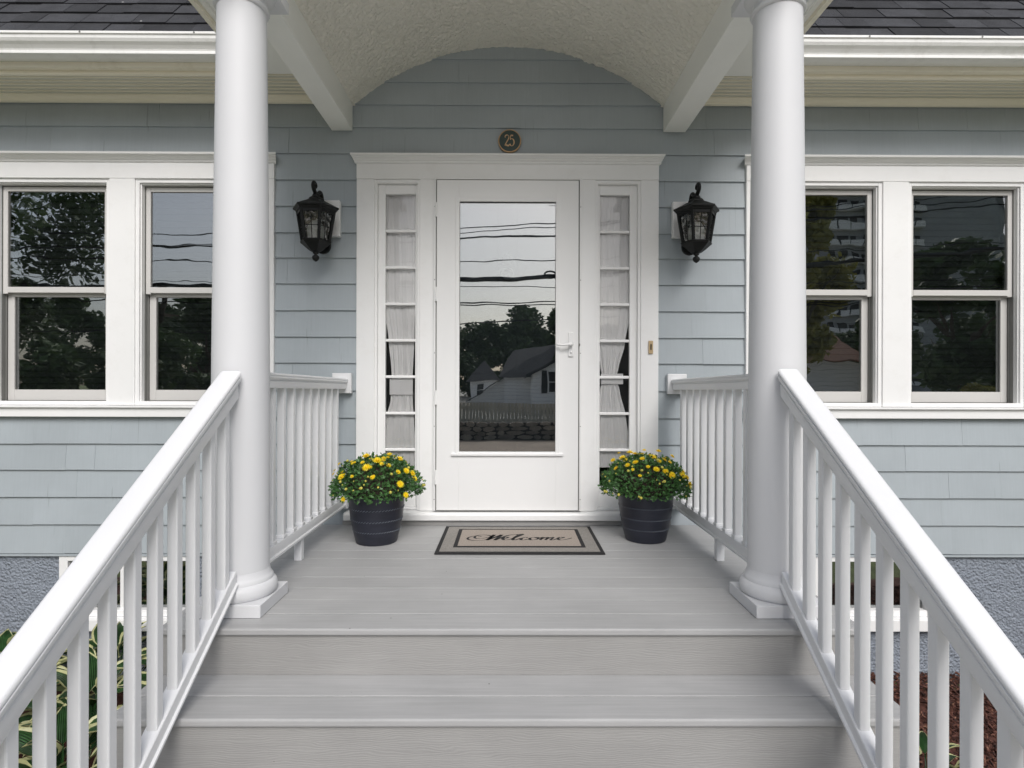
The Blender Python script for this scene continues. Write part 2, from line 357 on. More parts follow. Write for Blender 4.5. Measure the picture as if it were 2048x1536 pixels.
# ==================================================================== THE HOUSE
house = thing('house', 'grey-blue shingled house with white trim, dark roof and white storm door', 'house', (0, 0, GZ))
def cells(b, x0, x1, z0, z1, holes, y0, y1):
    xs = sorted(set([x0, x1] + [h[0] for h in holes] + [h[1] for h in holes])); zs = sorted(set([z0, z1] + [h[2] for h in holes] + [h[3] for h in holes]))
    for i in range(len(xs) - 1):
        run = None
        for j in range(len(zs) - 1):
            cx = (xs[i] + xs[i + 1]) / 2; cz = (zs[j] + zs[j + 1]) / 2
            hit = any(h[0] < cx < h[1] and h[2] < cz < h[3] for h in holes)
            if not hit: b.box(xs[i], xs[i + 1], y0, y1, zs[j], zs[j + 1])
WZ0, WZ1 = 0.747, 2.177
OPEN = [(-3.275, -2.525), (-2.364, -1.614), (1.630, 2.373), (2.538, 3.282)]
DH = (XC - 0.843, XC + 0.843, 0.07, 2.18)
holes = [(a, c, WZ0, WZ1) for a, c in OPEN] + [DH]
b = MB(); cells(b, -4.4, 4.4, -0.20, 2.70, holes, 0.035, 0.135); b.box(-1.13, 1.12, 0.035, 0.135, 2.70, 3.3)
wall = b.build('front_wall', SIDING, house)
# shingle courses, butt lines read off the photograph
lines = [1107, 1050, 995, 941, 889, 836, 782, 727, 675, 622, 569, 517, 467, 414, 361.5, 309, 257, 211, 166, 120, 74]
zz = [CAMZ - (y - 768) / 314.0 for y in lines]
unit = MB()                          # unit shingle: x 0..1, z 0..1, butt thick, head thin
unit.add([(0, 0.0, 0), (1, 0.0, 0), (1, 0.022, 0), (0, 0.022, 0), (0, 0.013, 1), (1, 0.013, 1), (1, 0.022, 1), (0, 0.022, 1)],
         [(3, 2, 1, 0), (4, 5, 6, 7), (0, 1, 5, 4), (1, 2, 6, 5), (2, 3, 7, 6), (3, 0, 4, 7)])
sh_holes = [(XC - 0.94, XC + 0.94, -0.02, 2.31), (-3.39, -1.50, 0.69, 2.31), (1.515, 3.40, 0.69, 2.31)]
pieces = []
for ci in range(len(zz) - 1):
    z0, z1 = zz[ci], zz[ci + 1]
    if z0 > 2.64: ex = [(-1.02, 1.01)]
    else: ex = [(-4.4, 4.4)]
    for (a, c, h0, h1) in sh_holes:
        if z0 < h1 - 0.012 and z1 > h0 + 0.012:
            ne = []
            for (p, q) in ex:
                if c <= p or a >= q: ne.append((p, q)); continue
                if a > p: ne.append((p, a))
                if c < q: ne.append((c, q))
            ex = ne
    for (p, q) in ex:
        x = p
        first = True
        while x < q - 1e-4:
            wd = rnd.choice([0.2, 0.26, 0.32, 0.38, 0.45, 0.52]) * rnd.uniform(0.92, 1.1)
            if first: wd *= rnd.uniform(0.4, 1.0); first = False
            if q - (x + wd) < 0.11: wd = q - x
            pieces.append((x, min(q, x + wd), z0, z1)); x += wd
def seen(pc):
    xc = (pc[0] + pc[1]) / 2; zc = (pc[2] + pc[3]) / 2
    if abs(xc) > 3.3: return -1
    if abs(xc) < 1.25 and zc < 0: return -0.5
    return (pc[1] - pc[0])
pieces.sort(key=lambda p: -seen(p))
shm = None
restb = MB()
for i, (x0, x1, z0, z1) in enumerate(pieces):
    jz = rnd.uniform(-0.0012, 0.0012); jy = rnd.uniform(-0.0005, 0.0005); g = rnd.choice((0.0002, 0.0003, 0.0005, 0.0012))
    if i < 298:
        if shm is None:
            o = unit.build('siding_shingle', SIDING, wall, local=True); shm = o
        else:
            o = shm.copy(); COL.objects.link(o)
        o.parent = wall; o.location = Vector((x0, 0.0135 + jy, z0 + jz)) - wl(wall)
        o.scale = (x1 - x0 - g, 1, z1 - z0 + 0.012); o.rotation_euler = (0, rnd.uniform(-0.0025, 0.0025), 0)
    else:
        W = x1 - x0 - g; H = z1 - z0 + 0.012
        restb.add([(x0 + v[0] * W, 0.0135 + jy + v[1], z0 + jz + v[2] * H) for v in unit.v], unit.f)
if restb.v: restb.build('siding_shingles', SIDING, wall, kind='stuff')
print('siding pieces', len(pieces))

# body, interior
b = MB(); b.add([(-4.4, 0.134, -1.1), (4.4, 0.134, -1.1), (4.4, 8, -1.1), (-4.4, 8, -1.1), (-4.4, 0.134, 2.9), (4.4, 0.134, 2.9), (4.4, 8, 2.9), (-4.4, 8, 2.9)],
                [(1, 2, 6, 5), (2, 3, 7, 6), (3, 0, 4, 7)])
b.add([(-4.4, -0.3, 2.9), (-4.4, 8.3, 2.9), (-4.4, 4, 8.3)], [(0, 1, 2)]); b.add([(4.4, -0.3, 2.9), (4.4, 8.3, 2.9), (4.4, 4, 8.3)], [(0, 1, 2)])
b.build('side_wall', SIDING, house)
b = MB(); b.add([(-4.3, 0.14, 0), (4.3, 0.14, 0), (4.3, 4, 0), (-4.3, 4, 0), (-4.3, 0.14, 2.75), (4.3, 0.14, 2.75), (4.3, 4, 2.75), (-4.3, 4, 2.75)],
                [(0, 1, 2, 3), (4, 5, 6, 7), (1, 2, 6, 5), (2, 3, 7, 6), (3, 0, 4, 7)])
b.build('interior_room', DARK, house)

# foundation with two basement windows
BW = [(-2.853, -1.974, -0.60, -0.20), (1.955, 2.76, -0.60, -0.20)]
b = MB(); st = 0.02; nx = int(8.8 / st); nz = int(0.86 / st); idx = {}
def fv(i, j):
    if (i, j) not in idx:
        x = -4.4 + i * st; z = -1.06 + j * st
        d = 0.005 * noise.noise((x * 24, 1, z * 24)) + 0.006 * noise.noise((x * 48, 5, z * 48))
        idx[(i, j)] = len(b.v); b.v.append((x, 0.035 - d, z))
    return idx[(i, j)]
for j in range(nz):
    for i in range(nx):
        cx = -4.4 + (i + .5) * st; cz = -1.06 + (j + .5) * st
        if any(h[0] < cx < h[1] and h[2] < cz < h[3] for h in BW): continue
        b.f.append((fv(i, j), fv(i + 1, j), fv(i + 1, j + 1), fv(i, j + 1))); b.m.append(0)
found = b.build('foundation', STUCCO_B, house, smooth=True)
b = MB(); b.add([(-4.3, 0.5, -1.1), (4.3, 0.5, -1.1), (4.3, 0.5, -0.19), (-4.3, 0.5, -0.19)], [(0, 1, 2, 3)]); b.build('basement_interior', DARK, house)
for (a, c, z0, z1) in BW:
    f = MB(); f.box(a, a + 0.055, 0.02, 0.12, z0, z1 - .002); f.box(c - 0.075, c, 0.02, 0.12, z0, z1 - .002); f.box(a + 0.055, c - 0.075, 0.02, 0.12, z1 - 0.045, z1 - .002)
    f.box(a + 0.055, c - 0.075, 0.03, 0.12, z0, z0 + 0.04)
    win = f.build('basement_window', WHITE, house, bevel=0.003)
    s = MB(); s.box(a - 0.03, c + 0.03, -0.02, 0.10, z0 - 0.075, z0 - 0.002); s.build('window_sill', WHITE, win, bevel=0.004)
    m_ = (a + c) / 2 - 0.05
    s = MB(); s.box(m_ - 0.022, m_ + 0.022, 0.05, 0.09, z0 + 0.04, z1 - 0.045); s.build('mullion', WHITE, win, bevel=0.003)
    for (p, q) in ((a + 0.055, m_ - 0.022), (m_ + 0.022, c - 0.075)):
        s = MB(); s.box(p, q, 0.078, 0.082, z0 + 0.04, z1 - 0.045); s.build('glass_pane', GLASS_W, win)
# trim board between siding and basement
b = MB(); b.box(-4.4, 4.4, 0.012, 0.036, -0.212, -0.199); b.build('starter_strip', SIDING, house)

# door surround -----------------------------------------------------
def crown(b, x0, x1, z0, z1, y=-0.002):
    h = z1 - z0
    pr = [(0.034, z0), (y - 0.004, z0), (y - 0.010, z0 + 0.10 * h), (y - 0.012, z0 + 0.28 * h), (y - 0.020, z0 + 0.34 * h), (y - 0.026, z0 + 0.5 * h), (y - 0.036, z0 + 0.60 * h),
          (y - 0.040, z0 + 0.70 * h), (y - 0.052, z0 + 0.74 * h), (y - 0.054, z0 + 0.97 * h), (y - 0.048, z1), (0.034, z1 + 0.004)]
    b.profx(pr, x0, x1, ret=0.36)
sur = MB()
sur.box(XC - 0.957, XC - 0.843, -0.004, 0.10, 0.083, 2.18); sur.box(XC + 0.843, XC + 0.957, -0.004, 0.10, 0.083, 2.18)
sur.box(XC - 0.557, XC - 0.465, -0.006, 0.12, 0.083, 2.18); sur.box(XC + 0.465, XC + 0.557, -0.006, 0.12, 0.083, 2.18)
sur.box(XC - 0.957, XC + 0.957, -0.008, 0.12, 2.18, 2.276)
surround = sur.build('door_surround', WHITE, house, bevel=0.003)
b = MB(); crown(b, XC - 0.953, XC + 0.953, 2.2765, 2.327); b.build('crown_moulding', WHITE, surround)
b = MB(); b.profx([(0.10, 0.031), (-0.055, 0.031), (-0.060, 0.036), (-0.060, 0.066), (-0.052, 0.078), (0.10, 0.084)], XC - 1.02, XC + 1.02); b.build('door_sill', WHITE, surround)
for s in (-1, 1):   # panel under each sidelight, jamb stops, sash
    a0, a1 = sorted((XC + s * 0.557, XC + s * 0.843))
    g0, g1 = sorted((XC + s * 0.590, XC + s * 0.780))
    b = MB(); b.box(a0, a0 + 0.016, 0.004, 0.06, 0.084, 2.179); b.box(a1 - 0.016, a1, 0.004, 0.06, 0.084, 2.179); b.box(a0 + .016, a1 - .016, 0.004, 0.06, 2.158, 2.179)
    b.build('sidelight_jamb', WHITE, surround, bevel=0.002)
    b = MB(); b.box(a0 + .016, g0, 0.032, 0.067, 0.10, 2.157); b.box(g1, a1 - .016, 0.032, 0.067, 0.10, 2.157); b.box(g0, g1, 0.032, 0.067, 2.096, 2.157)
    b.box(g0, g1, 0.032, 0.067, 0.10, 0.231); b.box(a0 + .016, a1 - .016, 0.02, 0.085, 0.084, 0.10)
    sd = b.build('sidelight', WHITE, house, bevel=0.003)
    zt, pz = 2.096, 0.2331
    for k in range(8):
        q = MB(); q.add([(g0, 0.051, zt - (k + 1) * pz), (g1, 0.051, zt - (k + 1) * pz), (g1, 0.051, zt - k * pz), (g0, 0.051, zt - k * pz)], [(0, 1, 2, 3)]); q.build('glass_pane', GLASS_S, sd)
        if k: q = MB(); q.box(g0, g1, 0.038, 0.0615, zt - k * pz - 0.009, zt - k * pz + 0.009); q.build('muntin', WHITE, sd, bevel=0.004)

# storm door ----------------------------------------------------------
dx0, dx1 = XC - 0.446, XC + 0.446; gx0, gx1, gz0, gz1 = XC - 0.306, XC + 0.306, 0.459, 2.035
b = MB(); b.box(dx0, gx0, -0.026, 0.008, 0.092, 2.168); b.box(gx1, dx1, -0.026, 0.008, 0.092, 2.168)
b.box(gx0, gx1, -0.026, 0.008, gz1, 2.168); b.box(gx0, gx1, -0.026, 0.008, 0.092, gz0)
door = b.build('storm_door', DOORW, house, bevel=0.0015)
b = MB(); t_ = 0.022
for (x0, x1, z0, z1) in ((gx0 - t_, gx0 + .004, gz0 - .01, gz1 + t_), (gx1 - .004, gx1 + t_, gz0 - .01, gz1 + t_), (gx0 + .004, gx1 - .004, gz1 - .004, gz1 + t_)):
    b.box(x0, x1, -0.033, -0.0255, z0, z1)
b.box(gx0 - 0.045, gx1 + 0.045, -0.040, -0.0255, gz0 - 0.024, gz0 - 0.009)
b.build('glazing_trim', DOORW, door, bevel=0.002)
b = MB(); b.box(gx0, gx1, -0.014, -0.010, gz0, gz1); pane = b.build('glass_pane', GLASS_D, door)
b = MB()                                                        # small etched mark in the glass corner
for k in range(4): b.box(gx1 - 0.046 + k * 0.010, gx1 - 0.040 + k * 0.010, -0.0146, -0.0142, gz1 - 0.026, gz1 - 0.017)
b.build('etched_mark', PALE, door)
b = MB(); b.box(dx0, dx1, -0.022, 0.004, 0.0855, 0.0915); b.build('door_sweep', TRACK, door)
b = MB()                                                        # z-bar frame with pull to the left gap
b.box(XC - 0.4645, XC - 0.4525, -0.030, -0.0065, 0.088, 2.185); b.box(XC + 0.4525, XC + 0.4645, -0.030, -0.0065, 0.088, 2.185); b.box(XC - 0.4525, XC + 0.4525, -0.030, -0.0085, 2.172, 2.185)
zb = b.build('door_frame', DOORW, house, bevel=0.0015)
b = MB(); b.box(XC - 0.4520, XC - 0.4470, -0.020, 0.0, 0.088, 2.171); b.box(XC + 0.4470, XC + 0.4520, -0.020, 0.0, 0.088, 2.171); b.box(XC - .447, XC + .447, -0.02, 0.0, 2.1685, 2.1715); b.build('gasket', TRACK, zb)
for z in (0.16, 0.62, 1.08, 1.54, 2.0):
    for s in (-1, 1):
        q = MB(); q.lathe([(0.003, 0), (0.003, 0.0015)], (0, 0, 0), 8); sc = q.build('screw', TRACK, zb, local=True)
        sc.rotation_euler = (math.radians(90), 0, 0); sc.location = Vector((XC + s * 0.4585, -0.0301, z)) - wl(zb)
for z in (0.30, 0.80, 1.45, 1.98):
    q = MB(); q.box(XC - 0.458, XC - 0.443, -0.034, -0.0302, z - 0.045, z + 0.045); q.lathe([(0.0045, z - 0.045), (0.0045, z + 0.045)], (XC - 0.451, -0.036, 0), 10)
    q.build('hinge', DOORW, door)
hx = XC + 0.398; hz = 1.133
b = MB(); b.box(hx - 0.017, hx + 0.017, -0.036, -0.0262, hz - 0.075, hz + 0.080); esc = b.build('door_handle', DOORW, door, bevel=0.008, seg=4)
b = MB(); b.lathe([(0.013, 0), (0.013, 0.03)], (0, 0, 0), 16)
o = b.build('handle_boss', DOORW, None, smooth=False, local=True)
bpy.data.objects.remove(o)
b = MB(); b.tube([(hx, -0.034, hz), (hx, -0.062, hz), (hx - 0.02, -0.068, hz + 0.002), (hx - 0.055, -0.068, hz - 0.004), (hx - 0.085, -0.066, hz - 0.001), (hx - 0.095, -0.064, hz + 0.004)], [0.012, 0.011, 0.009, 0.0065, 0.006, 0.004], 10)
b.box(hx - 0.006, hx + 0.006, -0.039, -0.036, hz - 0.055, hz - 0.035)
b.build('door_lever', DOORW, door, smooth=True)
b = MB(); b.box(XC + 0.449, XC + 0.456, -0.034, -0.0302, hz - 0.008, hz + 0.008); b.build('latch', TRACK, door)

# inner door seen faintly behind the storm glass
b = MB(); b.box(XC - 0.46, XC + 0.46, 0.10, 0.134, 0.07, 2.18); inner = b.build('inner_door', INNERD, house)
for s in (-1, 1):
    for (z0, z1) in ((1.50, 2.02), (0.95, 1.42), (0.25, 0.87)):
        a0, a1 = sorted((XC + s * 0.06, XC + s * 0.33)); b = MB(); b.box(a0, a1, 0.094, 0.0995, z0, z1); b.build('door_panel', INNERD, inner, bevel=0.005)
b = MB(); b.lathe([(0.0, 0), (0.03, 0.004), (0.038, 0.02), (0.03, 0.05), (0.014, 0.07), (0.0, 0.074)], (XC, 0.085, 1.66), 16)
b.tube([(XC + 0.038 * math.sin(a), 0.082, 1.635 - 0.07 * (1 - math.cos(a)) / 2) for a in [k * math.pi / 8 for k in range(17)]], 0.005, 6)
b.build('door_knocker', PALE, inner, smooth=True)

# windows -------------------------------------------------------------
def window(a, c):
    f = MB(); s = 0.024
    f.box(a, a + s, 0.006, 0.05, WZ0, WZ1); f.box(c - s, c, 0.006, 0.05, WZ0, WZ1); f.box(a + s, c - s, 0.006, 0.05, WZ1 - s, WZ1); f.box(a + s, c - s, 0.006, 0.05, WZ0, WZ0 + s)
    f.box(a + s, a + s + .008, 0.018, 0.05, WZ0 + s, WZ1 - s); f.box(c - s - .008, c - s, 0.018, 0.05, WZ0 + s, WZ1 - s); f.box(a + s + .008, c - s - .008, 0.018, 0.05, WZ1 - s - .008, WZ1 - s)
    win = f.build('window', WHITE, house, bevel=0.002)
    j = MB(); j.box(a, a + 0.034, 0.0505, 0.134, WZ0, WZ1); j.box(c - 0.034, c, 0.0505, 0.134, WZ0, WZ1); j.box(a + .034, c - .034, 0.0505, 0.134, WZ1 - 0.036, WZ1); j.box(a + .034, c - .034, 0.0505, 0.134, WZ0, WZ0 + 0.024)
    j.box(a + 0.034, a + 0.040, 0.076, 0.084, WZ0 + .024, 1.46); j.box(c - 0.040, c - 0.034, 0.076, 0.084, WZ0 + .024, 1.46)
    j.build('window_track', TRACK, win)
    u = MB(); A, C = a + 0.0365, c - 0.0365
    u.box(A, A + 0.030, 0.052, 0.076, 1.455, 2.139); u.box(C - 0.030, C, 0.052, 0.076, 1.455, 2.139); u.box(A + .03, C - .03, 0.052, 0.076, 2.110, 2.139); u.box(A + .03, C - .03, 0.050, 0.076, 1.462, 1.499)
    u.build('upper_sash', SASH, win, bevel=0.0025)
    l = MB()
    l.box(A + .004, A + 0.046, 0.086, 0.112, 0.773, 1.488); l.box(C - 0.046, C - .004, 0.086, 0.112, 0.773, 1.488); l.box(A + .046, C - .046, 0.086, 0.112, 0.773, 0.842); l.box(A + .046, C - .046, 0.084, 0.112, 1.440, 1.488)
    l.build('lower_sash', SASH, win, bevel=0.0025)
    g = MB(); g.box(A + .03, C - .03, 0.063, 0.066, 1.499, 2.110); g.build('glass_pane', GLASS_W, win)
    g = MB(); g.box(A + .046, C - .046, 0.098, 0.101, 0.842, 1.440); g.build('glass_pane', GLASS_W, win)
    bl_ = MB(); zb_ = 0.80
    while zb_ < 2.12:
        bl_.add([(a + .05, 0.128, zb_), (c - .05, 0.128, zb_), (c - .05, 0.136, zb_ + 0.038), (a + .05, 0.136, zb_ + 0.038)], [(0, 1, 2, 3)]); zb_ += 0.041
    bl_.build('window_blind', BLIND, win)
    m_ = (a + c) / 2
    k = MB(); k.box(m_ - 0.035, m_ + 0.035, 0.080, 0.100, 1.4885, 1.497); k.box(m_ - 0.012, m_ + 0.03, 0.080, 0.094, 1.497, 1.506); k.build('sash_lock', WHITE, win, bevel=0.003)
for a, c in OPEN: window(a, c)
for (xa, xb, ops, right) in ((-3.402, -1.487, OPEN[:2], 0), (1.503, 3.412, OPEN[2:], 1)):
    b = MB()
    b.box(xa, ops[0][0], -0.004, 0.034, WZ0, WZ1); b.box(ops[0][1], ops[1][0], -0.004, 0.034, WZ0, WZ1); b.box(ops[1][1], xb, -0.004, 0.034, WZ0, WZ1)
    b.box(xa, xb, -0.006, 0.034, WZ1, 2.276)
    cs = b.build('window_casing', WHITE, house, bevel=0.003)
    b = MB(); crown(b, xa + 0.002, xb - 0.002, 2.2765, 2.328); b.build('crown_moulding', WHITE, cs)
    b = MB(); b.profx([(0.03, 0.674), (-0.012, 0.674), (-0.012, 0.728), (-0.030, 0.733), (-0.030, 0.742), (0.03, 0.7465)], xa - 0.01, xb + 0.01); b.build('window_sill', WHITE, cs)

# eaves, gutter, roof ---------------------------------------------------
SA = math.radians(52.7); EY, EZ = -0.40, 2.79
def roofpt(t, n=0.0): return (EY + t * math.cos(SA) - n * math.sin(SA), EZ + t * math.sin(SA) + n * math.cos(SA))
rb = MB()
def slab(x0, x1, t0, t1):
    (ya, za), (yb, zb_) = roofpt(t0), roofpt(t1); (yc, zc), (yd, zd) = roofpt(t0, -0.04), roofpt(t1, -0.04)
    rb.add([(x0, ya, za), (x1, ya, za), (x1, yb, zb_), (x0, yb, zb_), (x0, yc, zc), (x1, yc, zc), (x1, yd, zd), (x0, yd, zd)],
           [(0, 1, 2, 3), (7, 6, 5, 4), (0, 4, 5, 1), (1, 5, 6, 2), (2, 6, 7, 3), (3, 7, 4, 0)])
TR = 4.4 / math.cos(SA)
slab(-4.7, -1.46, 0, TR); slab(1.455, 4.7, 0, TR); slab(-1.46, 1.455, 0.92, TR)
rz = roofpt(TR)[1]
for s_ in (-1, 1):                                   # pieces of the main slope beside the porch valley
    P_ = [(s_ * 1.46, *roofpt(0.03)), (s_ * 1.46, *roofpt(0.921)), (s_ * 0.20, *roofpt(0.921))]
    Q_ = [(s_ * 1.46, *roofpt(0.03, -.03)), (s_ * 1.46, *roofpt(0.921, -.03)), (s_ * 0.20, *roofpt(0.921, -.03))]
    rb.add(P_ + Q_, [(0, 1, 2), (5, 4, 3), (0, 3, 4, 1), (1, 4, 5, 2), (2, 5, 3, 0)])
rb.add([(-4.7, 4.0, rz), (4.7, 4.0, rz), (4.7, 8.4, 2.79), (-4.7, 8.4, 2.79)], [(0, 1, 2, 3)])
roof = rb.build('roof', ROOF, house)
EXPO = 0.140
tabs = []
for wv in (0.16, 0.20, 0.25, 0.30):
    q = MB(); q.add([(0, 0, 0.0), (wv, 0, 0.0), (wv, EXPO + 0.02, 0.0), (0, EXPO + .02, 0.0), (0, 0, 0.014), (wv, 0, 0.014), (wv, EXPO + .02, 0.003), (0, EXPO + .02, 0.003)],
                    [(3, 2, 1, 0), (4, 5, 6, 7), (0, 1, 5, 4), (1, 2, 6, 5), (2, 3, 7, 6), (3, 0, 4, 7)])
    o = q.build('roof_shingle', ROOF, roof, local=True); tabs.append((wv, o)); o['_seed'] = 1
nroof = 0; used = set()
for side in (-1, 1):
    for r in range(9):
        x = 1.47 + rnd.uniform(0, 0.1); lim = 3.75 if r < 6 else 3.4
        while x < lim:
            wv, src = rnd.choice(tabs)
            if wv not in used: o = src; used.add(wv)
            else: o = src.copy(); COL.objects.link(o); o.parent = roof
            y, z = roofpt(r * EXPO - 0.02, 0.001 + rnd.choice((0, 0.0025, 0.004)))
            xx = x if side > 0 else -x - wv
            o.location = Vector((xx, y, z)) - wl(roof); o.rotation_euler = (SA, 0, rnd.uniform(-0.003, 0.003)); o.scale = (0.985, 1, 1)
            x += wv; nroof += 1
for _, o in tabs:
    if '_seed' in o: del o['_seed']
for o in list(roof.children):
    if '_seed' in o: del o['_seed']
rs_ = MB(); ca_, sa2 = math.cos(SA), math.sin(SA)
for side in (-1, 1):
    for r in range(50):
        tt = r * EXPO
        if tt > TR - 0.1: break
        zt_ = EZ + tt * sa2; vx = 1.5 * (1 - (zt_ - 2.785) / 0.875); x = max(0.0, min(1.47, vx + 0.02)) + (0 if zt_ < 3.6 else 0)
        while x < 4.68:
            wv = rnd.choice((0.16, 0.20, 0.25, 0.30)); wv = min(wv, 4.70 - x)
            if r < 9 and 1.40 < x < (3.75 if r < 6 else 3.4) and not (x < 1.47): x = 3.78 if r < 6 else 3.44; continue
            if x < 1.47 and r < 9 and x + wv > 1.47: wv = 1.47 - x
            if wv > 0.02:
                th_ = rnd.choice((0.010, 0.013)); vs = []
                for (dx, dt, nn) in ((0, 0, .001), (wv * .985, 0, .001), (wv * .985, EXPO + .02, .001), (0, EXPO + .02, .001), (0, 0, th_), (wv * .985, 0, th_), (wv * .985, EXPO + .02, .004), (0, EXPO + .02, .004)):
                    y, z = roofpt(tt - 0.02 + dt, nn); vs.append(((x + dx) * side, y, z))
                fs = [(3, 2, 1, 0), (4, 5, 6, 7), (0, 1, 5, 4), (1, 2, 6, 5), (2, 3, 7, 6), (3, 0, 4, 7)]
                rs_.add(vs, fs if side > 0 else [f[::-1] for f in fs])
            x += wv
rs_.build('roof_shingles', ROOF, roof, kind='stuff')
print('roof shingles', nroof)

for (x0, x1) in ((-4.7, -1.475), (1.47, 4.7)):
    # K-style gutter
    z0, z1 = 2.700, 2.802; yb = -0.385
    pr = [(yb, z0), (yb - 0.075, z0), (yb - 0.082, z0 + 0.004), (yb - 0.082, z0 + 0.016), (yb - 0.078, z0 + 0.020), (yb - 0.082, z0 + 0.030), (yb - 0.094, z0 + 0.044), (yb - 0.108, z0 + 0.056), (yb - 0.116, z0 + 0.070),
          (yb - 0.118, z1 - 0.012), (yb - 0.125, z1 - 0.012), (yb - 0.125, z1), (yb - 0.108, z1), (yb - 0.108, z1 - 0.004), (yb - 0.112, z1 - 0.010), (yb - 0.110, z0 + 0.072), (yb - 0.078, z0 + 0.03), (yb - 0.072, z0 + 0.006), (yb - 0.004, z0 + 0.004), (yb - 0.004, z1), (yb, z1)]
    b = MB(); b.profx(pr, x0, x1); gut = b.build('gutter', GUTTER, house)
    cx = x1 if x1 < 0 else x0
    b = MB(); b.profx([(yb + .001, z0 - .002), (yb - 0.084, z0 - .002), (yb - 0.084, z0 + 0.016), (yb - 0.096, z0 + 0.043), (yb - 0.118, z0 + 0.070), (yb - 0.128, z1 + .002), (yb + .001, z1 + .002)], cx - 0.0 if x1 < 0 else cx - 0.003, cx + 0.003 if x1 < 0 else cx + 0.0); b.build('end_cap', GUTTER, gut)
    xx = cx + (-0.17 if x1 < 0 else 0.07); b = MB(); b.profx([(p[0] - 0.0015 if p[0] < yb else p[0], p[1] - 0.0012) for p in pr[:12]] + [(yb, z1)], xx - 0.001, xx + 0.04); 
    b.build('gutter_joint', GUTTER, gut)
    k = x0 + 0.5
    while k < x1:
        q = MB(); q.lathe([(0.005, 0), (0.005, 0.002)], (0, 0, 0), 8); sc = q.build('gutter_nail', TRACK, gut, local=True); sc.rotation_euler = (math.radians(90), 0, 0)
        sc.location = Vector((k, yb - 0.1252, z1 - 0.006)) - wl(gut); k += 0.62
    # fascia, soffit boards, mouldings
    xa, xb = (x0, -1.128) if x1 < 0 else (1.118, x1)
    b = MB(); b.box(x0, x1, -0.384, -0.345, 2.672, 2.80); b.build('fascia', CREAM, house, bevel=0.002)
    b = MB(); b.profx([(-0.300, 2.699), (-0.3445, 2.699), (-0.3445, 2.655), (-0.337, 2.650), (-0.325, 2.652), (-0.306, 2.676)], x0, x1); b.build('eave_moulding', MOULD, house)
    y = -0.355
    b = MB(); b.box(xa, xb, -0.355, 0.03, 2.7035, 2.708); b.build('soffit_backing', TRACK, house)
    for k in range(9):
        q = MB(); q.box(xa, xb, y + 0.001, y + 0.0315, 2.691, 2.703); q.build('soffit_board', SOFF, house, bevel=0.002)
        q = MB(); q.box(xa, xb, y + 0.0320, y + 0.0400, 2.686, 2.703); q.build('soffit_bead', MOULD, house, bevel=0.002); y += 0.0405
    b = MB(); b.profx([(0.012, 2.658), (-0.006, 2.658), (-0.012, 2.664), (-0.014, 2.672), (-0.030, 2.682), (-0.034, 2.6895), (0.012, 2.6895)], xa, xb); b.build('frieze_moulding', MOULD, house)

# ==================================================================== PORCH ROOF
proof = thing('porch_roof', 'arched porch roof with textured barrel ceiling and off-white beams', 'porch roof', (0, -0.78, 2.49))
c_, h_ = 0.99, 0.382; RR = (c_ * c_ + h_ * h_) / (2 * h_); ZS = 2.655
def arch(x):
    x = max(-c_, min(c_, x)); return ZS + h_ - (RR - math.sqrt(RR * RR - x * x))
b = MB(); nx, ny = 270, 210; th = math.asin(c_ / RR)
for j in range(ny + 1):
    y = -1.50 + 1.533 * j / ny
    for i in range(nx + 1):
        a = -th + 2 * th * i / nx; x = RR * math.sin(a); z = ZS + h_ - RR + RR * math.cos(a)
        p3 = (x * 34, y * 34, z * 34)
        d = 0.006 * noise.noise(p3) + 0.007 * abs(noise.noise((x * 62, y * 62, z * 62))) ** 0.7 + 0.0015 * noise.noise((x * 5, y * 5, 0))
        d = max(-0.003, d * (0.95 + 1.1 * noise.noise((x * 4.5, y * 4.5, 11)))) + 0.004
        if i in (0, nx): d = 0
        b.v.append((XC + x - math.sin(a) * d, y, z - math.cos(a) * d))
for j in range(ny):
    for i in range(nx):
        k = j * (nx + 1) + i; b.f.append((k, k + nx + 1, k + nx + 2, k + 1)); b.m.append(0)
b.build('vault_ceiling', STUCCO_W, proof, smooth=True)
for (xa, xb) in ((-1.128, -0.996), (0.977, 1.118)):
    b = MB(); b.box(xa, xb, -1.50, 0.012, 2.490, 2.668); b.build('beam', BEAM, proof, bevel=0.003)
for s in (-1, 1):                                      # flat soffit outside the beam, eave board, drip strip
    xi = -1.1285 if s < 0 else 1.1185; xo = s * 1.458
    a0, a1 = sorted((xi, s * 1.405)); b = MB(); b.box(a0, a1, -1.62, -0.3555, 2.655, 2.668); b.build('porch_soffit', BEAM, proof)
    a0, a1 = sorted((s * 1.4055, s * 1.43)); b = MB(); b.box(a0, a1, -1.66, -0.39, 2.640, 2.75); b.build('eave_board', BEAM, proof, bevel=0.002)
    a0, a1 = sorted((s * 1.4305, xo)); b = MB(); b.box(a0, a1, -1.68, -0.33, 2.620, 2.78); b.build('eave_fascia', CREAM, proof, bevel=0.002)
    a0, a1 = sorted((s * 1.4585, s * 1.475)); 
    q = MB(); q.add([(s * 1.50, -1.72, 2.785), (0, -1.72, 3.66), (0, 0.45, 3.66), (s * 1.50, -0.32, 2.785), (s * 1.50, -1.72, 2.755), (0, -1.72, 3.63), (0, 0.45, 3.63), (s * 1.50, -0.32, 2.755)],
                    [(0, 1, 2, 3), (7, 6, 5, 4), (0, 4, 5, 1), (1, 5, 6, 2), (2, 6, 7, 3), (3, 7, 4, 0)])
    q.build('roof_panel', ROOF, proof)
q = MB(); K = 48
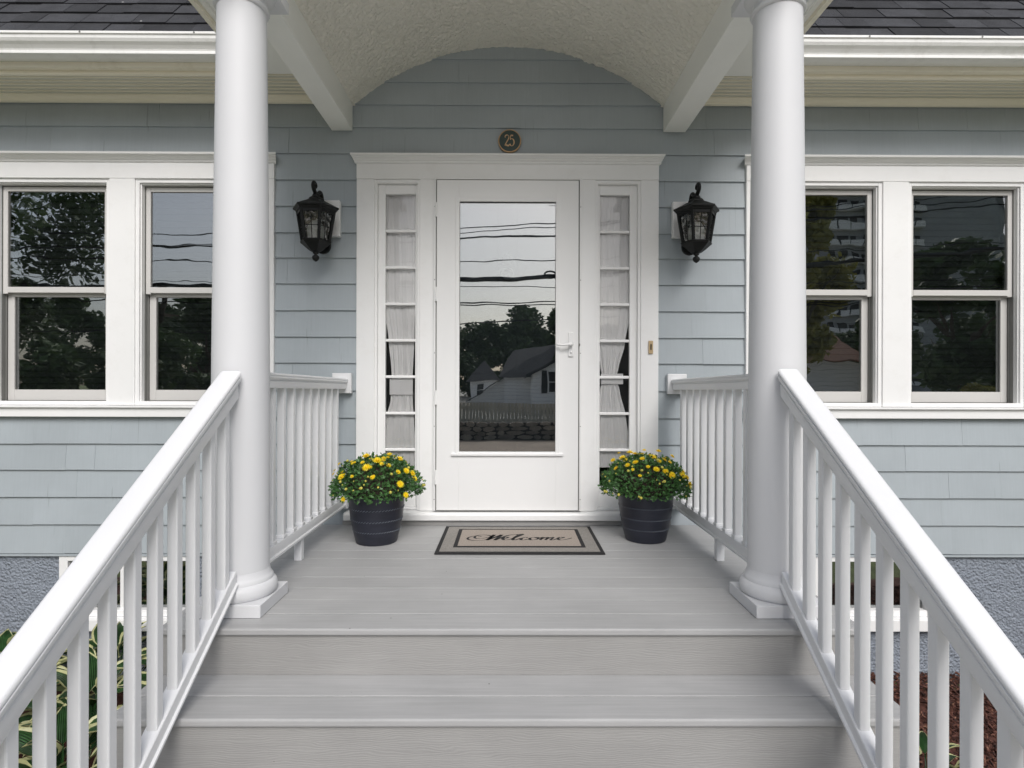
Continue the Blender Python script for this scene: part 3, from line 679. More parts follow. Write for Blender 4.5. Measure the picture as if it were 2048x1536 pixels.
for i in range(K):                                    # front gable with arched opening
    x0 = -1.40 + 2.80 * i / K; x1 = -1.40 + 2.80 * (i + 1) / K
    def lo(x): return 2.49 if abs(x) >= 0.985 else arch(x)
    def hi(x): return 3.63 - abs(x) * 0.583
    mx_ = (x0 + x1) / 2
    l0, l1 = (2.49, 2.49) if abs(mx_) > 0.985 and abs(mx_) < 1.13 else ((2.668, 2.668) if abs(mx_) >= 1.13 else (arch(x0), arch(x1)))
    q.add([(x0, -1.60, l0), (x1, -1.60, l1), (x1, -1.505, l1), (x0, -1.505, l0), (x0, -1.60, hi(x0)), (x1, -1.60, hi(x1)), (x1, -1.505, hi(x1)), (x0, -1.505, hi(x0))],
          [(3, 2, 1, 0), (4, 5, 6, 7), (0, 1, 5, 4), (1, 2, 6, 5), (2, 3, 7, 6), (3, 0, 4, 7)])
q.build('front_gable', WHITE, proof)

# ==================================================================== COLUMNS
def column(x, label):
    t = thing('porch_column', label, 'column', (x, -1.357, 0), 'white round columns of the porch')
    b = MB(); b.box(x - 0.137, x + 0.137, -1.357 - 0.137, -1.357 + 0.137, 0.001, 0.050); b.build('plinth', COLUMNW, t, bevel=0.0025)
    pr = [(0.128, 0.051), (0.135, 0.058), (0.1385, 0.070), (0.1385, 0.084), (0.134, 0.097), (0.127, 0.105), (0.1225, 0.107), (0.1225, 0.118), (0.118, 0.124), (0.1125, 0.133), (0.1092, 0.150)]
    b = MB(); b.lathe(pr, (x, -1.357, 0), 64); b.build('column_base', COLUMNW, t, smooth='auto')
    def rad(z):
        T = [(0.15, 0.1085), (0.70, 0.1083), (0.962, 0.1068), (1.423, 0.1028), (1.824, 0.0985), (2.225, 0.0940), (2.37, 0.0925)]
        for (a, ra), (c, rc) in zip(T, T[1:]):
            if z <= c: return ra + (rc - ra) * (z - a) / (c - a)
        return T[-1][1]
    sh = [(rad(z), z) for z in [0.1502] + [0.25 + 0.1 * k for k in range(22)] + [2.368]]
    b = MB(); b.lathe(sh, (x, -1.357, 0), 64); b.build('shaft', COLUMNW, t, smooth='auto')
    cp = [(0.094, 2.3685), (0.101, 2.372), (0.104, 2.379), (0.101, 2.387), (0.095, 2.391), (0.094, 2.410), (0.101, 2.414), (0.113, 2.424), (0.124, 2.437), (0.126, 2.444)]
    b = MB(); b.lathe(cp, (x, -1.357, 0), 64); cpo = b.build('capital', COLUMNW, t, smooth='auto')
    b = MB(); b.box(x - 0.136, x + 0.136, -1.493, -1.221, 2.4445, 2.4895); b.build('abacus', COLUMNW, cpo, bevel=0.002)
column(-1.0705, 'white round porch column at the left of the steps')
column(1.075, 'white round porch column at the right of the steps')

# ==================================================================== DECK AND STEPS
DX0, DX1 = -1.270, 1.298
deck = thing('porch_deck', 'grey composite porch deck in front of the white door', 'deck', (0.012, -0.8, 0))
yb = -1.585; pitch = (1.585 - 0.022) / 11
for k in range(11):
    b = MB(); y0 = yb + k * pitch; b.box(DX0, DX1, y0 + 0.0006, y0 + pitch - 0.0010, -0.026, rnd.uniform(-0.0004, 0.0004)); b.build('deck_board', DECK, deck, bevel=0.0015 if k else 0.007, seg=3)
b = MB(); b.box(XC - 1.03, XC + 1.03, -0.040, -0.020, 0.001, 0.030); b.build('back_trim_board', RISER, deck, bevel=0.002)
for s in (0, 1):
    x0 = DX0 + 0.012 if s == 0 else DX1 - 0.037
    b = MB(); b.box(x0, x0 + 0.025, -1.56, 0.0, -0.24, -0.027); b.build('rim_board', DECK, deck, bevel=0.002)
    b = MB(); b.box(x0 + (0.002), x0 + 0.023, -1.55, 0.0, GZ - 0.05, -0.245); b.build('skirt_panel', STUCCO_B, deck)
steps = thing('front_steps', 'grey composite front steps with embossed risers', 'steps', (0.012, -2.2, GZ))
RISE, RUN = 0.173, 0.268
for k in range(1, 7):
    zt = -RISE * k
    yr = -1.572 - RUN * (k - 1)                       # riser plane under the nosing above
    b = MB(); zb = max(zt + 0.0008, GZ - 0.03); b.box(DX0 + 0.012, DX1 - 0.012, yr + 0.0, yr + 0.022, zb if k < 6 else GZ - 0.03, -RISE * (k - 1) - 0.0265); b.build('riser', RISER, steps, bevel=0.001)
    if k == 6: break
    d = 0.1385
    b = MB(); b.box(DX0, DX1, yr - d + 0.0005, yr + 0.018, zt - 0.026, zt); b.build('tread_board', DECK, steps, bevel=0.003, seg=2)
    b = MB(); b.box(DX0, DX1, yr - 2 * d - 0.003, yr - d - 0.003, zt - 0.026, zt); b.build('tread_board', DECK, steps, bevel=0.007, seg=3)
for s in (0, 1):
    x0 = DX0 + 0.014 if s == 0 else DX1 - 0.036
    q = MB()
    for k in range(1, 6):
        yr = -1.572 - RUN * (k - 1); q.box(x0, x0 + 0.022, yr - RUN + 0.004, yr, GZ - 0.03, -RISE * k - 0.0265)
    q.build('side_stringer', DECK, steps)

# ==================================================================== RAILINGS
def sym(half): return [(x, z) for x, z in half][::-1] + [(-x, z) for x, z in half if x > 0]
def ring(half):     # half profile from top centre down the +x side to bottom centre -> closed loop
    h = [(x, z) for x, z in half]
    return [(-x, z) for x, z in h if x > 1e-6] + [(x, z) for x, z in h[::-1] if x > 1e-6]
TOPR = ring([(0.028, 0.0), (0.034, -0.0015), (0.0385, -0.006), (0.040, -0.012), (0.040, -0.0165), (0.0350, -0.0180), (0.0350, -0.0215), (0.0400, -0.0235), (0.0405, -0.034), (0.0370, -0.041), (0.0290, -0.045), (0.0255, -0.052), (0.0300, -0.058), (0.0300, -0.100), (0.0265, -0.108)])
BOTR = ring([(0.0215, 0.0), (0.0235, -0.003), (0.0235, -0.042), (0.031, -0.047), (0.031, -0.056)])
BW2 = 0.0165
def baluster(parent, x, y, z0, z1, s0=0.0):
    b = MB(); w2 = BW2
    b.add([(x - w2, y - w2, z0 - s0 * 0), (x + w2, y - w2, z0), (x + w2, y + w2, z0 + 2 * w2 * s0), (x - w2, y + w2, z0 + 2 * w2 * s0), (x - w2, y - w2, z1), (x + w2, y - w2, z1), (x + w2, y + w2, z1 + 2 * w2 * s0), (x - w2, y + w2, z1 + 2 * w2 * s0)],
          [(3, 2, 1, 0), (4, 5, 6, 7), (0, 1, 5, 4), (1, 2, 6, 5), (2, 3, 7, 6), (3, 0, 4, 7)])
    return b.build('baluster', VINYL, parent, bevel=0.004, seg=2)
SL = 0.655
def stair_rail(x, dz, label, ds):
    t = thing('stair_railing', label, 'railing', (x, -2.2, -0.4), 'white stair railings')
    y1 = -1.476; y0 = -2.98
    zt = lambda y: 0.936 + dz + SL * (y - (-1.47)); zb = lambda y: 0.132 + SL * (y - (2.153 - 3.69))
    b = MB(); b.sweep(TOPR, (x, y0, zt(y0)), (x, y1, zt(y1))); b.build('handrail', VINYL, t, smooth='auto')
    b = MB(); b.sweep(BOTR, (x, y0, zb(y0)), (x, y1 + 0.0, zb(y1))); b.build('bottom_rail', VINYL, t, smooth='auto')
    for d in ds:
        y = d - 3.69; yf = y - BW2; baluster(t, x, y, zb(yf) - 0.002, zt(yf) - 0.104, SL)
    b = MB(); b.box(x - 0.055, x + 0.055, y0 - 0.11, y0, GZ - 0.02, zt(y0) + 0.04); b.box(x - 0.065, x + 0.065, y0 - 0.12, y0 + 0.01, zt(y0) + 0.04, zt(y0) + 0.06); b.build('newel_post', VINYL, t, bevel=0.004)
ds = [2.160 - 0.1035 * k for k in range(14)]
stair_rail(-1.056, 0.0, 'white sloping handrail with balusters left of the steps', ds)
stair_rail(1.064, 0.014, 'white sloping handrail with balusters right of the steps', ds)
def deck_rail(x, label, s):
    t = thing('deck_railing', label, 'railing', (x, -0.65, 0), 'short white railings along the deck sides')
    y0, y1 = -1.262, -0.004; zt0, zt1 = 0.934, 0.918
    P = [(a, c * 0.62) for a, c in TOPR]
    b = MB(); b.sweep(P, (x, y0, zt0), (x, y1, zt1)); b.build('top_rail', VINYL, t, smooth='auto')
    b = MB(); b.sweep(BOTR, (x, y0, 0.172), (x, y1, 0.172)); b.build('bottom_rail', VINYL, t, smooth='auto')
    for k in range(10):
        d = 2.463 + 0.1195 * k; baluster(t, x, d - 3.69, 0.171, zt0 - 0.064 - 0.013 * k / 10)
        q = MB(); y = d - 3.69; q.box(x - 0.0205, x + 0.0205, y - 0.0205, y + 0.0205, 0.1722, 0.188); q.build('baluster_collar', VINYL, t, bevel=0.003)
    b = MB(); y = 2.93 - 3.69; b.box(x - 0.019, x + 0.019, y - 0.019, y + 0.019, 0.001, 0.117); b.build('support_block', VINYL, t, bevel=0.002)
    b = MB(); b.box(x - 0.060, x + 0.060, -0.0035 - 0.02, 0.012, 0.825, 0.952); b.build('wall_bracket', VINYL, t, bevel=0.003)
    b = MB(); b.box(x - 0.04, x + 0.04, -0.03, 0.012, 0.10, 0.185); b.build('wall_bracket', VINYL, t, bevel=0.003)
deck_rail(-1.052, 'short white railing between the left column and the wall', -1)
deck_rail(1.062, 'short white railing between the right column and the wall', 1)

# ==================================================================== LANTERNS
def lantern(cx, label, flip):
    t = thing('wall_lantern', label, 'wall lantern', (cx, 0.012, 1.62), 'black wall lanterns beside the door')
    cy = -0.175
    b = MB(); b.box(cx - 0.10, cx + 0.10, -0.030, 0.0125, 1.812, 2.037); b.build('mounting_block', WHITE, t, bevel=0.003)
    # tall back plate
    pl = [(0.050 * math.cos(a), 0.05 * math.sin(a)) for a in [math.pi * k / 8 for k in range(9)]]
    prof = [(cx + px, 1.97 + pz) for px, pz in pl] + [(cx - px, 1.745 - pz) for px, pz in pl]
    n = len(prof); b = MB()
    b.add([(x, -0.0305, z) for x, z in prof] + [(x, -0.052, z) for x, z in prof], [tuple(range(n, 2 * n)), tuple(range(n - 1, -1, -1))] + [(i, (i + 1) % n, n + (i + 1) % n, n + i) for i in range(n)])
    b.build('back_plate', BLACKM, t, bevel=0.004)
    # scroll arm in the y-z plane
    def bez(P, n=10):
        out = []
        for k in range(len(P) - 1):
            p0 = Vector(P[max(k - 1, 0)]); p1 = Vector(P[k]); p2 = Vector(P[k + 1]); p3 = Vector(P[min(k + 2, len(P) - 1)])
            for i in range(n):
                u = i / n; out.append(0.5 * ((2 * p1) + (-p0 + p2) * u + (2 * p0 - 5 * p1 + 4 * p2 - p3) * u * u + (-p0 + 3 * p1 - 3 * p2 + p3) * u ** 3))
        out.append(Vector(P[-1])); return out
    Pt = [(cx, -0.045, 1.93), (cx, -0.060, 2.01), (cx, -0.078, 2.062), (cx, -0.102, 2.074), (cx, -0.125, 2.055), (cx, -0.150, 2.028), (cx, -0.185, 2.030), (cx, -0.215, 2.055), (cx, -0.226, 2.085), (cx, -0.212, 2.110), (cx, -0.188, 2.108), (cx, -0.180, 2.090), (cx, -0.190, 2.078)]
    Pt = [(p[0], p[1], p[2] if p[2] < 2.03 else 2.03 + (p[2] - 2.03) * 0.68) for p in Pt]; pts = bez(Pt, 6); b = MB(); b.tube(pts, [0.0135 - 0.003 * (i / len(pts)) for i in range(len(pts))], 10); b.build('scroll_arm', BLACKM, t, smooth=True)
    C = (cx, cy, 0)
    def hexr(R): return R
    b = MB(); b.lathe([(0.016, 2.030), (0.024, 2.022), (0.026, 2.010), (0.040, 2.002), (0.050, 1.995), (0.052, 1.985)], C, 6, ph=0)
    b.build('vent_cap', BLACKM, t, bevel=0.002)
    b = MB(); b.lathe([(0.050, 1.987), (0.090, 1.966), (0.126, 1.948), (0.140, 1.942), (0.140, 1.934), (0.126, 1.926), (0.122, 1.918), (0.112, 1.916)], C, 6, ph=0); b.build('lantern_roof', BLACKM, t, bevel=0.002)
    R1, R0, zT, zB = 0.112, 0.082, 1.918, 1.735
    body = MB()
    for k in range(6):
        a = 2 * math.pi * k / 6; p1 = (cx + R1 * math.cos(a), cy + R1 * math.sin(a), zT); p0 = (cx + R0 * math.cos(a), cy + R0 * math.sin(a), zB); body.tube([p0, p1], 0.0085, 6)
    body.lathe([(R0 - .012, zB - .002), (R0 + 0.010, zB - 0.002), (R0 + 0.014, zB + 0.004), (R0 + 0.004, zB + 0.012), (R0 - 0.010, zB + .012)], C, 6, cap=False, ph=0)
    body.lathe([(R1 - .010, zT - .018), (R1 + 0.003, zT - 0.018), (R1 + 0.004, zT), (R1 - 0.010, zT)], C, 6, cap=False, ph=0)
    fr = body.build('lantern_body', BLACKM, t)
    for k in range(6):
        a = 2 * math.pi * k / 6; a2 = 2 * math.pi * (k + 1) / 6
        T0 = Vector((cx + (R1 - .004) * math.cos(a), cy + (R1 - .004) * math.sin(a), zT)); T1 = Vector((cx + (R1 - .004) * math.cos(a2), cy + (R1 - .004) * math.sin(a2), zT))
        B0 = Vector((cx + (R0 - .004) * math.cos(a), cy + (R0 - .004) * math.sin(a), zB)); B1 = Vector((cx + (R0 - .004) * math.cos(a2), cy + (R0 - .004) * math.sin(a2), zB))
        g = MB(); g.add([B0, B1, T1, T0], [(0, 1, 2, 3)]); g.build('glass_pane', GLASS_L, fr)
        m = MB(); P = lambda u, v: (B0.lerp(B1, u)).lerp(T0.lerp(T1, u), v)
        m.tube([P(0.5, 0.03), P(0.5, 0.97)], 0.0026, 5); m.tube([P(0.05, 0.47), P(0.95, 0.47)], 0.0026, 5)
        arc = [(0.08, 0.80), (0.2, 0.86), (0.35, 0.86), (0.5, 0.92), (0.65, 0.86), (0.8, 0.86), (0.92, 0.80)]
        top = [P(u, v) for u, v in arc] + [P(0.92, 0.99), P(0.08, 0.99)]
        m.add(top, [tuple(range(len(top)))])
        for (u0, u1) in ((0.05, 0.14), (0.86, 0.95)): m.add([P(u0, 0.02), P(u1, 0.02), P(u1, 0.98), P(u0, 0.98)], [(0, 1, 2, 3)])
        m.build('muntin', BLACKM, fr)
    b = MB(); b.lathe([(R0 + .012, 1.732), (R0 + 0.004, 1.726), (0.062, 1.705), (0.034, 1.684), (0.020, 1.678)], C, 6, ph=0); b.build('lantern_base', BLACKM, t, bevel=0.002)
    b = MB(); b.lathe([(0.012, 1.680), (0.018, 1.676), (0.018, 1.670), (0.009, 1.664), (0.010, 1.660), (0.020, 1.652), (0.022, 1.642), (0.016, 1.630), (0.006, 1.622), (0.0, 1.619)], C, 16); b.build('finial', BLACKM, t, smooth=True)
    b = MB(); b.lathe([(0.040, zB + .004), (0.046, zB + 0.03), (0.050, zB + 0.075), (0.044, zB + 0.10), (0.028, zB + 0.125), (0.0, zB + 0.135)], C, 16); b.build('pane_glare_form', CLOTH, t, smooth=True)  # added white form standing in for the bright reflection in the panes
lantern(-1.166, 'black hexagonal wall lantern left of the door', 1)
lantern(1.130, 'black hexagonal wall lantern right of the door', -1)

# ==================================================================== STROKE LETTERING
def stroke(b, pts, z, pen=0.9, wmin=0.2, wmax=1.0, ang=0.7, n=8, frame=None, thick=0.0):
    """pts: 2-D control points, Catmull-Rom smoothed, ribbon as wide as a broad pen held at ang"""
    Q = []
    for k in range(len(pts) - 1):
        p0 = Vector(pts[max(k - 1, 0)]); p1 = Vector(pts[k]); p2 = Vector(pts[k + 1]); p3 = Vector(pts[min(k + 2, len(pts) - 1)])
        for i in range(n):
            u = i / n; Q.append(0.5 * ((2 * p1) + (-p0 + p2) * u + (2 * p0 - 5 * p1 + 4 * p2 - p3) * u * u + (-p0 + 3 * p1 - 3 * p2 + p3) * u ** 3))
    Q.append(Vector(pts[-1])); L = []
    for i, p in enumerate(Q):
        t = (Q[min(i + 1, len(Q) - 1)] - Q[max(i - 1, 0)]);
        if t.length < 1e-9: t = Vector((1, 0))
        t.normalize(); nn = Vector((-t.y, t.x)); wd = pen * (wmin + (wmax - wmin) * abs(math.sin(math.atan2(t.y, t.x) - ang)) ** 1.5) / 2
        L.append((p + nn * wd, p - nn * wd))
    vs = []; fs = []
    for a, c in L: vs += [frame(a.x, a.y, z), frame(c.x, c.y, z)]
    for i in range(len(L) - 1): fs.append((2 * i, 2 * i + 1, 2 * i + 3, 2 * i + 2))
    b.add(vs, fs)

# ==================================================================== HOUSE NUMBER
PX, PZ = 0.0, CAMZ + (768 - 284) / 314.5
plaque = thing('house_number_plaque', 'round dark green plaque with gold number 25 above the door', 'house number', (PX, 0.0, PZ))
def disc(name, r, y0, y1, m, bev):
    b = MB(); n = 48; vs = [(PX + r * math.cos(2 * math.pi * k / n), y0, PZ + r * math.sin(2 * math.pi * k / n)) for k in range(n)] + [(PX + r * math.cos(2 * math.pi * k / n), y1, PZ + r * math.sin(2 * math.pi * k / n)) for k in range(n)]
    b.add(vs, [tuple(range(n)), tuple(range(2 * n - 1, n - 1, -1))] + [(k, n + k, n + (k + 1) % n, (k + 1) % n) for k in range(n)]); return b.build(name, m, plaque, bevel=bev)
disc('rim', 0.073, -0.004, 0.012, BRASS, 0.002); disc('face', 0.0665, -0.0065, -0.0042, GREENP, 0.001)
b = MB(); fr = lambda x, y, z: (PX + x * 0.001, -0.0072 - z, PZ + y * 0.001)
def digits(pen, z, b):
    stroke(b, [(-27, 18), (-29, 24), (-24, 33), (-14, 35), (-6, 29), (-5, 19), (-10, 6), (-18, -8), (-27, -24), (-30, -31)], z, pen, 0.45, 1.1, 2.2, frame=fr)
    stroke(b, [(-30, -32), (-24, -27), (-14, -31), (-6, -32), (-3, -24)], z, pen * 1.5, 0.6, 1.0, 1.3, frame=fr)
    stroke(b, [(22, 33), (12, 32), (6, 34)], z, pen * 1.4, 0.8, 1.0, 1.5, frame=fr); stroke(b, [(6, 33), (5, 20), (4, 6)], z, pen, 0.5, 0.7, 0.2, frame=fr)
    stroke(b, [(4, 6), (12, 12), (22, 8), (28, -6), (26, -22), (17, -33), (8, -32), (3, -26), (4, -20)], z, pen, 0.45, 1.15, 0.1, frame=fr)
digits(6.5, 0.0006, b); b.build('number_25', BRASS, plaque)

# doorbell
db = thing('doorbell', 'small tan doorbell button on the white trim right of the door', 'doorbell', (XC + 0.906, -0.004, 1.08))
b = MB(); b.box(XC + 0.892, XC + 0.920, -0.016, -0.0045, 1.080, 1.162); b.build('housing', TAN, db, bevel=0.003)
b = MB(); b.box(XC + 0.902, XC + 0.910, -0.019, -0.0162, 1.104, 1.140); b.build('button', BLACKM, db, bevel=0.002)

# cable hook at the lower right of the wall
cw = thing('wall_hook', 'small metal hook with a short cable low on the wall at the right', 'hook', (2.0, 0.0, -0.2))
b = MB(); b.box(1.985, 2.02, 0.002, 0.012, -0.10, -0.055); b.build('hook_plate', PALE, cw, bevel=0.002)
b = MB(); b.tube([(2.002, 0.0, -0.075), (2.0, -0.02, -0.085), (2.005, -0.025, -0.070), (2.01, -0.012, -0.06)], 0.005, 8); b.build('hook', PALE, cw, smooth=True)
b = MB(); b.tube([(2.002, -0.005, -0.08), (2.008, -0.008, -0.12), (2.018, -0.006, -0.17), (2.015, 0.0, -0.22)], 0.0035, 6); b.build('cable', PALE, cw, smooth=True)

# ==================================================================== CURTAINS
def curtain(s, g0, g1, edge, z0, z1, label):
    """edge(z) -> (left, right) edges of the cloth"""
    t = thing('sidelight_curtain', label, 'curtain', ((g0 + g1) / 2, 0.10, z0), 'white curtains in the sidelights')
    b = MB(); nz, nx = 150, 70
    for j in range(nz + 1):
        z = z0 + (z1 - z0) * j / nz; l, r = edge(z); wd = r - l; tight = 0.20 / max(wd, 0.03)
        for i in range(nx + 1):
            u = i / nx; x = l + wd * u
            ph = u * 26 + 0.7 * math.sin(z * 3.1 + s) + 0.5 * noise.noise((u * 3, z * 2, s * 5))
            a = 0.0030 * min(tight, 1.8); y = 0.073 + a * math.sin(ph) + a * 0.5 * math.sin(ph * 2.3 + 1) + 0.004 * noise.noise((u * 5, z * 7, 9 + s))
            b.v.append((x, y, z))
    for j in range(nz):
        for i in range(nx):
            k = j * (nx + 1) + i; b.f.append((k, k + 1, k + nx + 2, k + nx + 1)); b.m.append(0)
    b.build('curtain_panel', CLOTH, t, smooth=True); return t
def lerp_tab(tab):
    def f(z):
        for (za, la, ra), (zb, lb, rb_) in zip(tab, tab[1:]):
            if za <= z <= zb:
                u = (z - za) / (zb - za); u = u * u * (3 - 2 * u) * 0.5 + u * 0.5; return la + (lb - la) * u, ra + (rb_ - ra) * u
        return tab[-1][1:]
    return f
def cz_(py): return CAMZ - (py - 768) / 307.0
def cx_(px): return (px - 1018) * 3.79 / 1165
LT = [(cz_(985), cx_(766), cx_(832)), (cz_(880), cx_(766), cx_(832)), (cz_(850), cx_(770), cx_(830)), (cz_(800), cx_(783), cx_(827)), (cz_(772), cx_(784), cx_(826)), (cz_(745), cx_(785), cx_(827)), (cz_(680), cx_(779), cx_(830)), (cz_(600), cx_(767), cx_(832)), (cz_(385), cx_(764), cx_(834))]
RT = [(cz_(933), cx_(1190), cx_(1258)), (cz_(880), cx_(1190), cx_(1257)), (cz_(830), cx_(1192), cx_(1250)), (cz_(780), cx_(1199), cx_(1238)), (cz_(755), cx_(1204), cx_(1231)), (cz_(735), cx_(1200), cx_(1236)), (cz_(690), cx_(1194), cx_(1248)), (cz_(640), cx_(1192), cx_(1256)), (cz_(385), cx_(1190), cx_(1258))]
t = curtain(0, cx_(770), cx_(830), lerp_tab(LT), LT[0][0], LT[-1][0], 'white curtain tied back in the sidelight left of the door')
b = MB(); b.box(cx_(782), cx_(828), 0.0570, 0.0625, cz_(790), cz_(758)); b.build('tieback', CLOTH, t, bevel=0.003)
t = curtain(4, cx_(1197), cx_(1253), lerp_tab(RT), RT[0][0], RT[-1][0], 'white curtain tied back in the sidelight right of the door')
b = MB(); b.box(cx_(1200), cx_(1244), 0.0570, 0.0625, cz_(768), cz_(747)); b.build('tieback', CLOTH, t, bevel=0.003)

# ==================================================================== DOOR MAT
mat_o = thing('door_mat', 'beige woven door mat with dark borders and the word Welcome', 'door mat', (0.06, -0.37, 0.001))
def weave(name, col, sx):
    m, t, p = new_mat(name)
    wv = N(t, 'ShaderNodeTexWave', Scale=sx, Distortion=1.5); wv.bands_direction = 'X'; t.links.new(pos(t), wv.inputs['Vector'])
    n1 = N(t, 'ShaderNodeTexNoise', Scale=160.0, Detail=3.0); t.links.new(pos(t), n1.inputs['Vector'])
    c = ramp(t, wv.outputs['Fac'], [(0.1, tuple(x * 0.72 for x in col)), (0.6, col)]); c = mix(t, c, ramp(t, n1.outputs[0], [(0.3, g3(0.75)), (0.7, g3(1.15))]), 1.0, 'MULTIPLY')
    t.links.new(c, p.inputs['Base Color']); p.inputs['Roughness'].default_value = 0.95; bumpn(t, p, wv.outputs['Fac'], 0.5, 0.003); return m
MATC = weave('beige_mat_weave', (0.43, 0.37, 0.32), 55.0); MATG = weave('grey_beige_mat_weave', (0.34, 0.32, 0.295), 90.0); MATK = paint('black_mat_yarn', (0.017, 0.016, 0.017), 0.95, 0.3, (90, 90, 90), 0.8, 150)
mx0, mx1, my0, my1 = -0.386, 0.503, -0.672, -0.092
b = MB(); b.box(mx0, mx1, my0, my1, 0.0012, 0.008); b.build('mat_border', MATK, mat_o, bevel=0.003)
b = MB(); b.box(mx0 + .022, mx1 - .022, my0 + .032, my1 - .028, 0.0082, 0.0096); b.build('mat_outer_field', MATG, mat_o)
b = MB(); ix0, ix1, iy0, iy1 = mx0 + 0.088, mx1 - 0.088, my0 + 0.105, my1 - 0.085
b.box(ix0, ix1, iy0, iy1, 0.0098, 0.0110); b.build('mat_inner_line', MATK, mat_o)
b = MB(); b.box(ix0 + .022, ix1 - .022, iy0 + .024, iy1 - .022, 0.0112, 0.0122); b.build('mat_field', MATC, mat_o)
b = MB(); u0 = ix0 + 0.055; ww = (ix1 - ix0) * 0.84; sc_ = ww / 100.0; vy = (iy0 + iy1) / 2 - 0.055; sy = 0.0062
f2 = lambda x, y, z: (u0 + (x + y * 0.22) * sc_, vy + y * sy, z)
P = 2.3
def W(pts, pen=P, wmin=0.35): stroke(b, pts, 0.0127, pen, wmin, 1.25, 0.25, frame=f2)
# W with its big entry loops
W([(12, 12), (6, 14), (1, 9), (2, 2), (9, -2), (17, -1), (22, 6), (21, 13), (15, 17), (8, 16), (6, 10), (9, 5), (15, 5), (21, 12), (23, 18)], 1.7, 0.4)
W([(23, 18), (22, 10), (21, 2), (21, 0), (25, 8), (30, 18)], 3.2); W([(30, 18), (29, 9), (28, 1), (28, 0), (32, 8), (37, 16), (43, 19), (46, 18)], 3.0)
W([(33, 3), (37, 6), (38, 9), (35, 9), (34, 4), (37, 0), (41, 2), (44, 6)])                                   # e
W([(44, 6), (48, 14), (50, 19), (48, 20), (45, 12), (44, 3), (46, 0), (49, 3), (51, 6)], 2.6)                  # l
W([(57, 8), (55, 9), (52, 6), (52, 1), (55, 0), (58, 3), (60, 5)])                                             # c
W([(64, 9), (60, 7), (60, 2), (63, 0), (67, 3), (67, 8), (64, 9), (66, 7), (69, 7)])                            # o
W([(69, 7), (71, 9), (70, 0)]); W([(70, 2), (74, 9), (76, 8), (75, 0)]); W([(75, 2), (79, 9), (81, 8), (80, 1), (82, 0), (85, 4)])   # m
W([(85, 4), (89, 6), (91, 9), (87, 9), (86, 4), (89, 0), (94, 2), (99, 7)])                                     # e
b.build('welcome_lettering', MATK, mat_o)

# ==================================================================== POTTED CHRYSANTHEMUMS
bl = MB()                                                   # a bloom: two rings of petals and a domed centre
for ring_, (n, L, up, W_) in enumerate(((15, 1.0, 0.12, 0.20), (13, 0.80, 0.34, 0.19), (9, 0.5, 0.55, 0.16))):
    for k in range(n):
        a = 2 * math.pi * (k + 0.37 * ring_) / n; ca, sa_ = math.cos(a), math.sin(a)
        def pp(r, s, z): return (r * ca - s * sa_, r * sa_ + s * ca, z)
        bl.add([pp(0.12, -W_ * .35, 0.1 * up), pp(0.12, W_ * .35, 0.1 * up), pp(L * .62, W_ * .55, up * .6), pp(L * .62, -W_ * .55, up * .6), pp(L, 0.0, up)], [(0, 1, 2, 3), (3, 2, 4)], 0)
bl.lathe([(0.26, 0.16), (0.20, 0.30), (0.10, 0.38), (0.0, 0.40)], (0, 0, 0), 8, mi=1, cap=False)
bloom_me = None
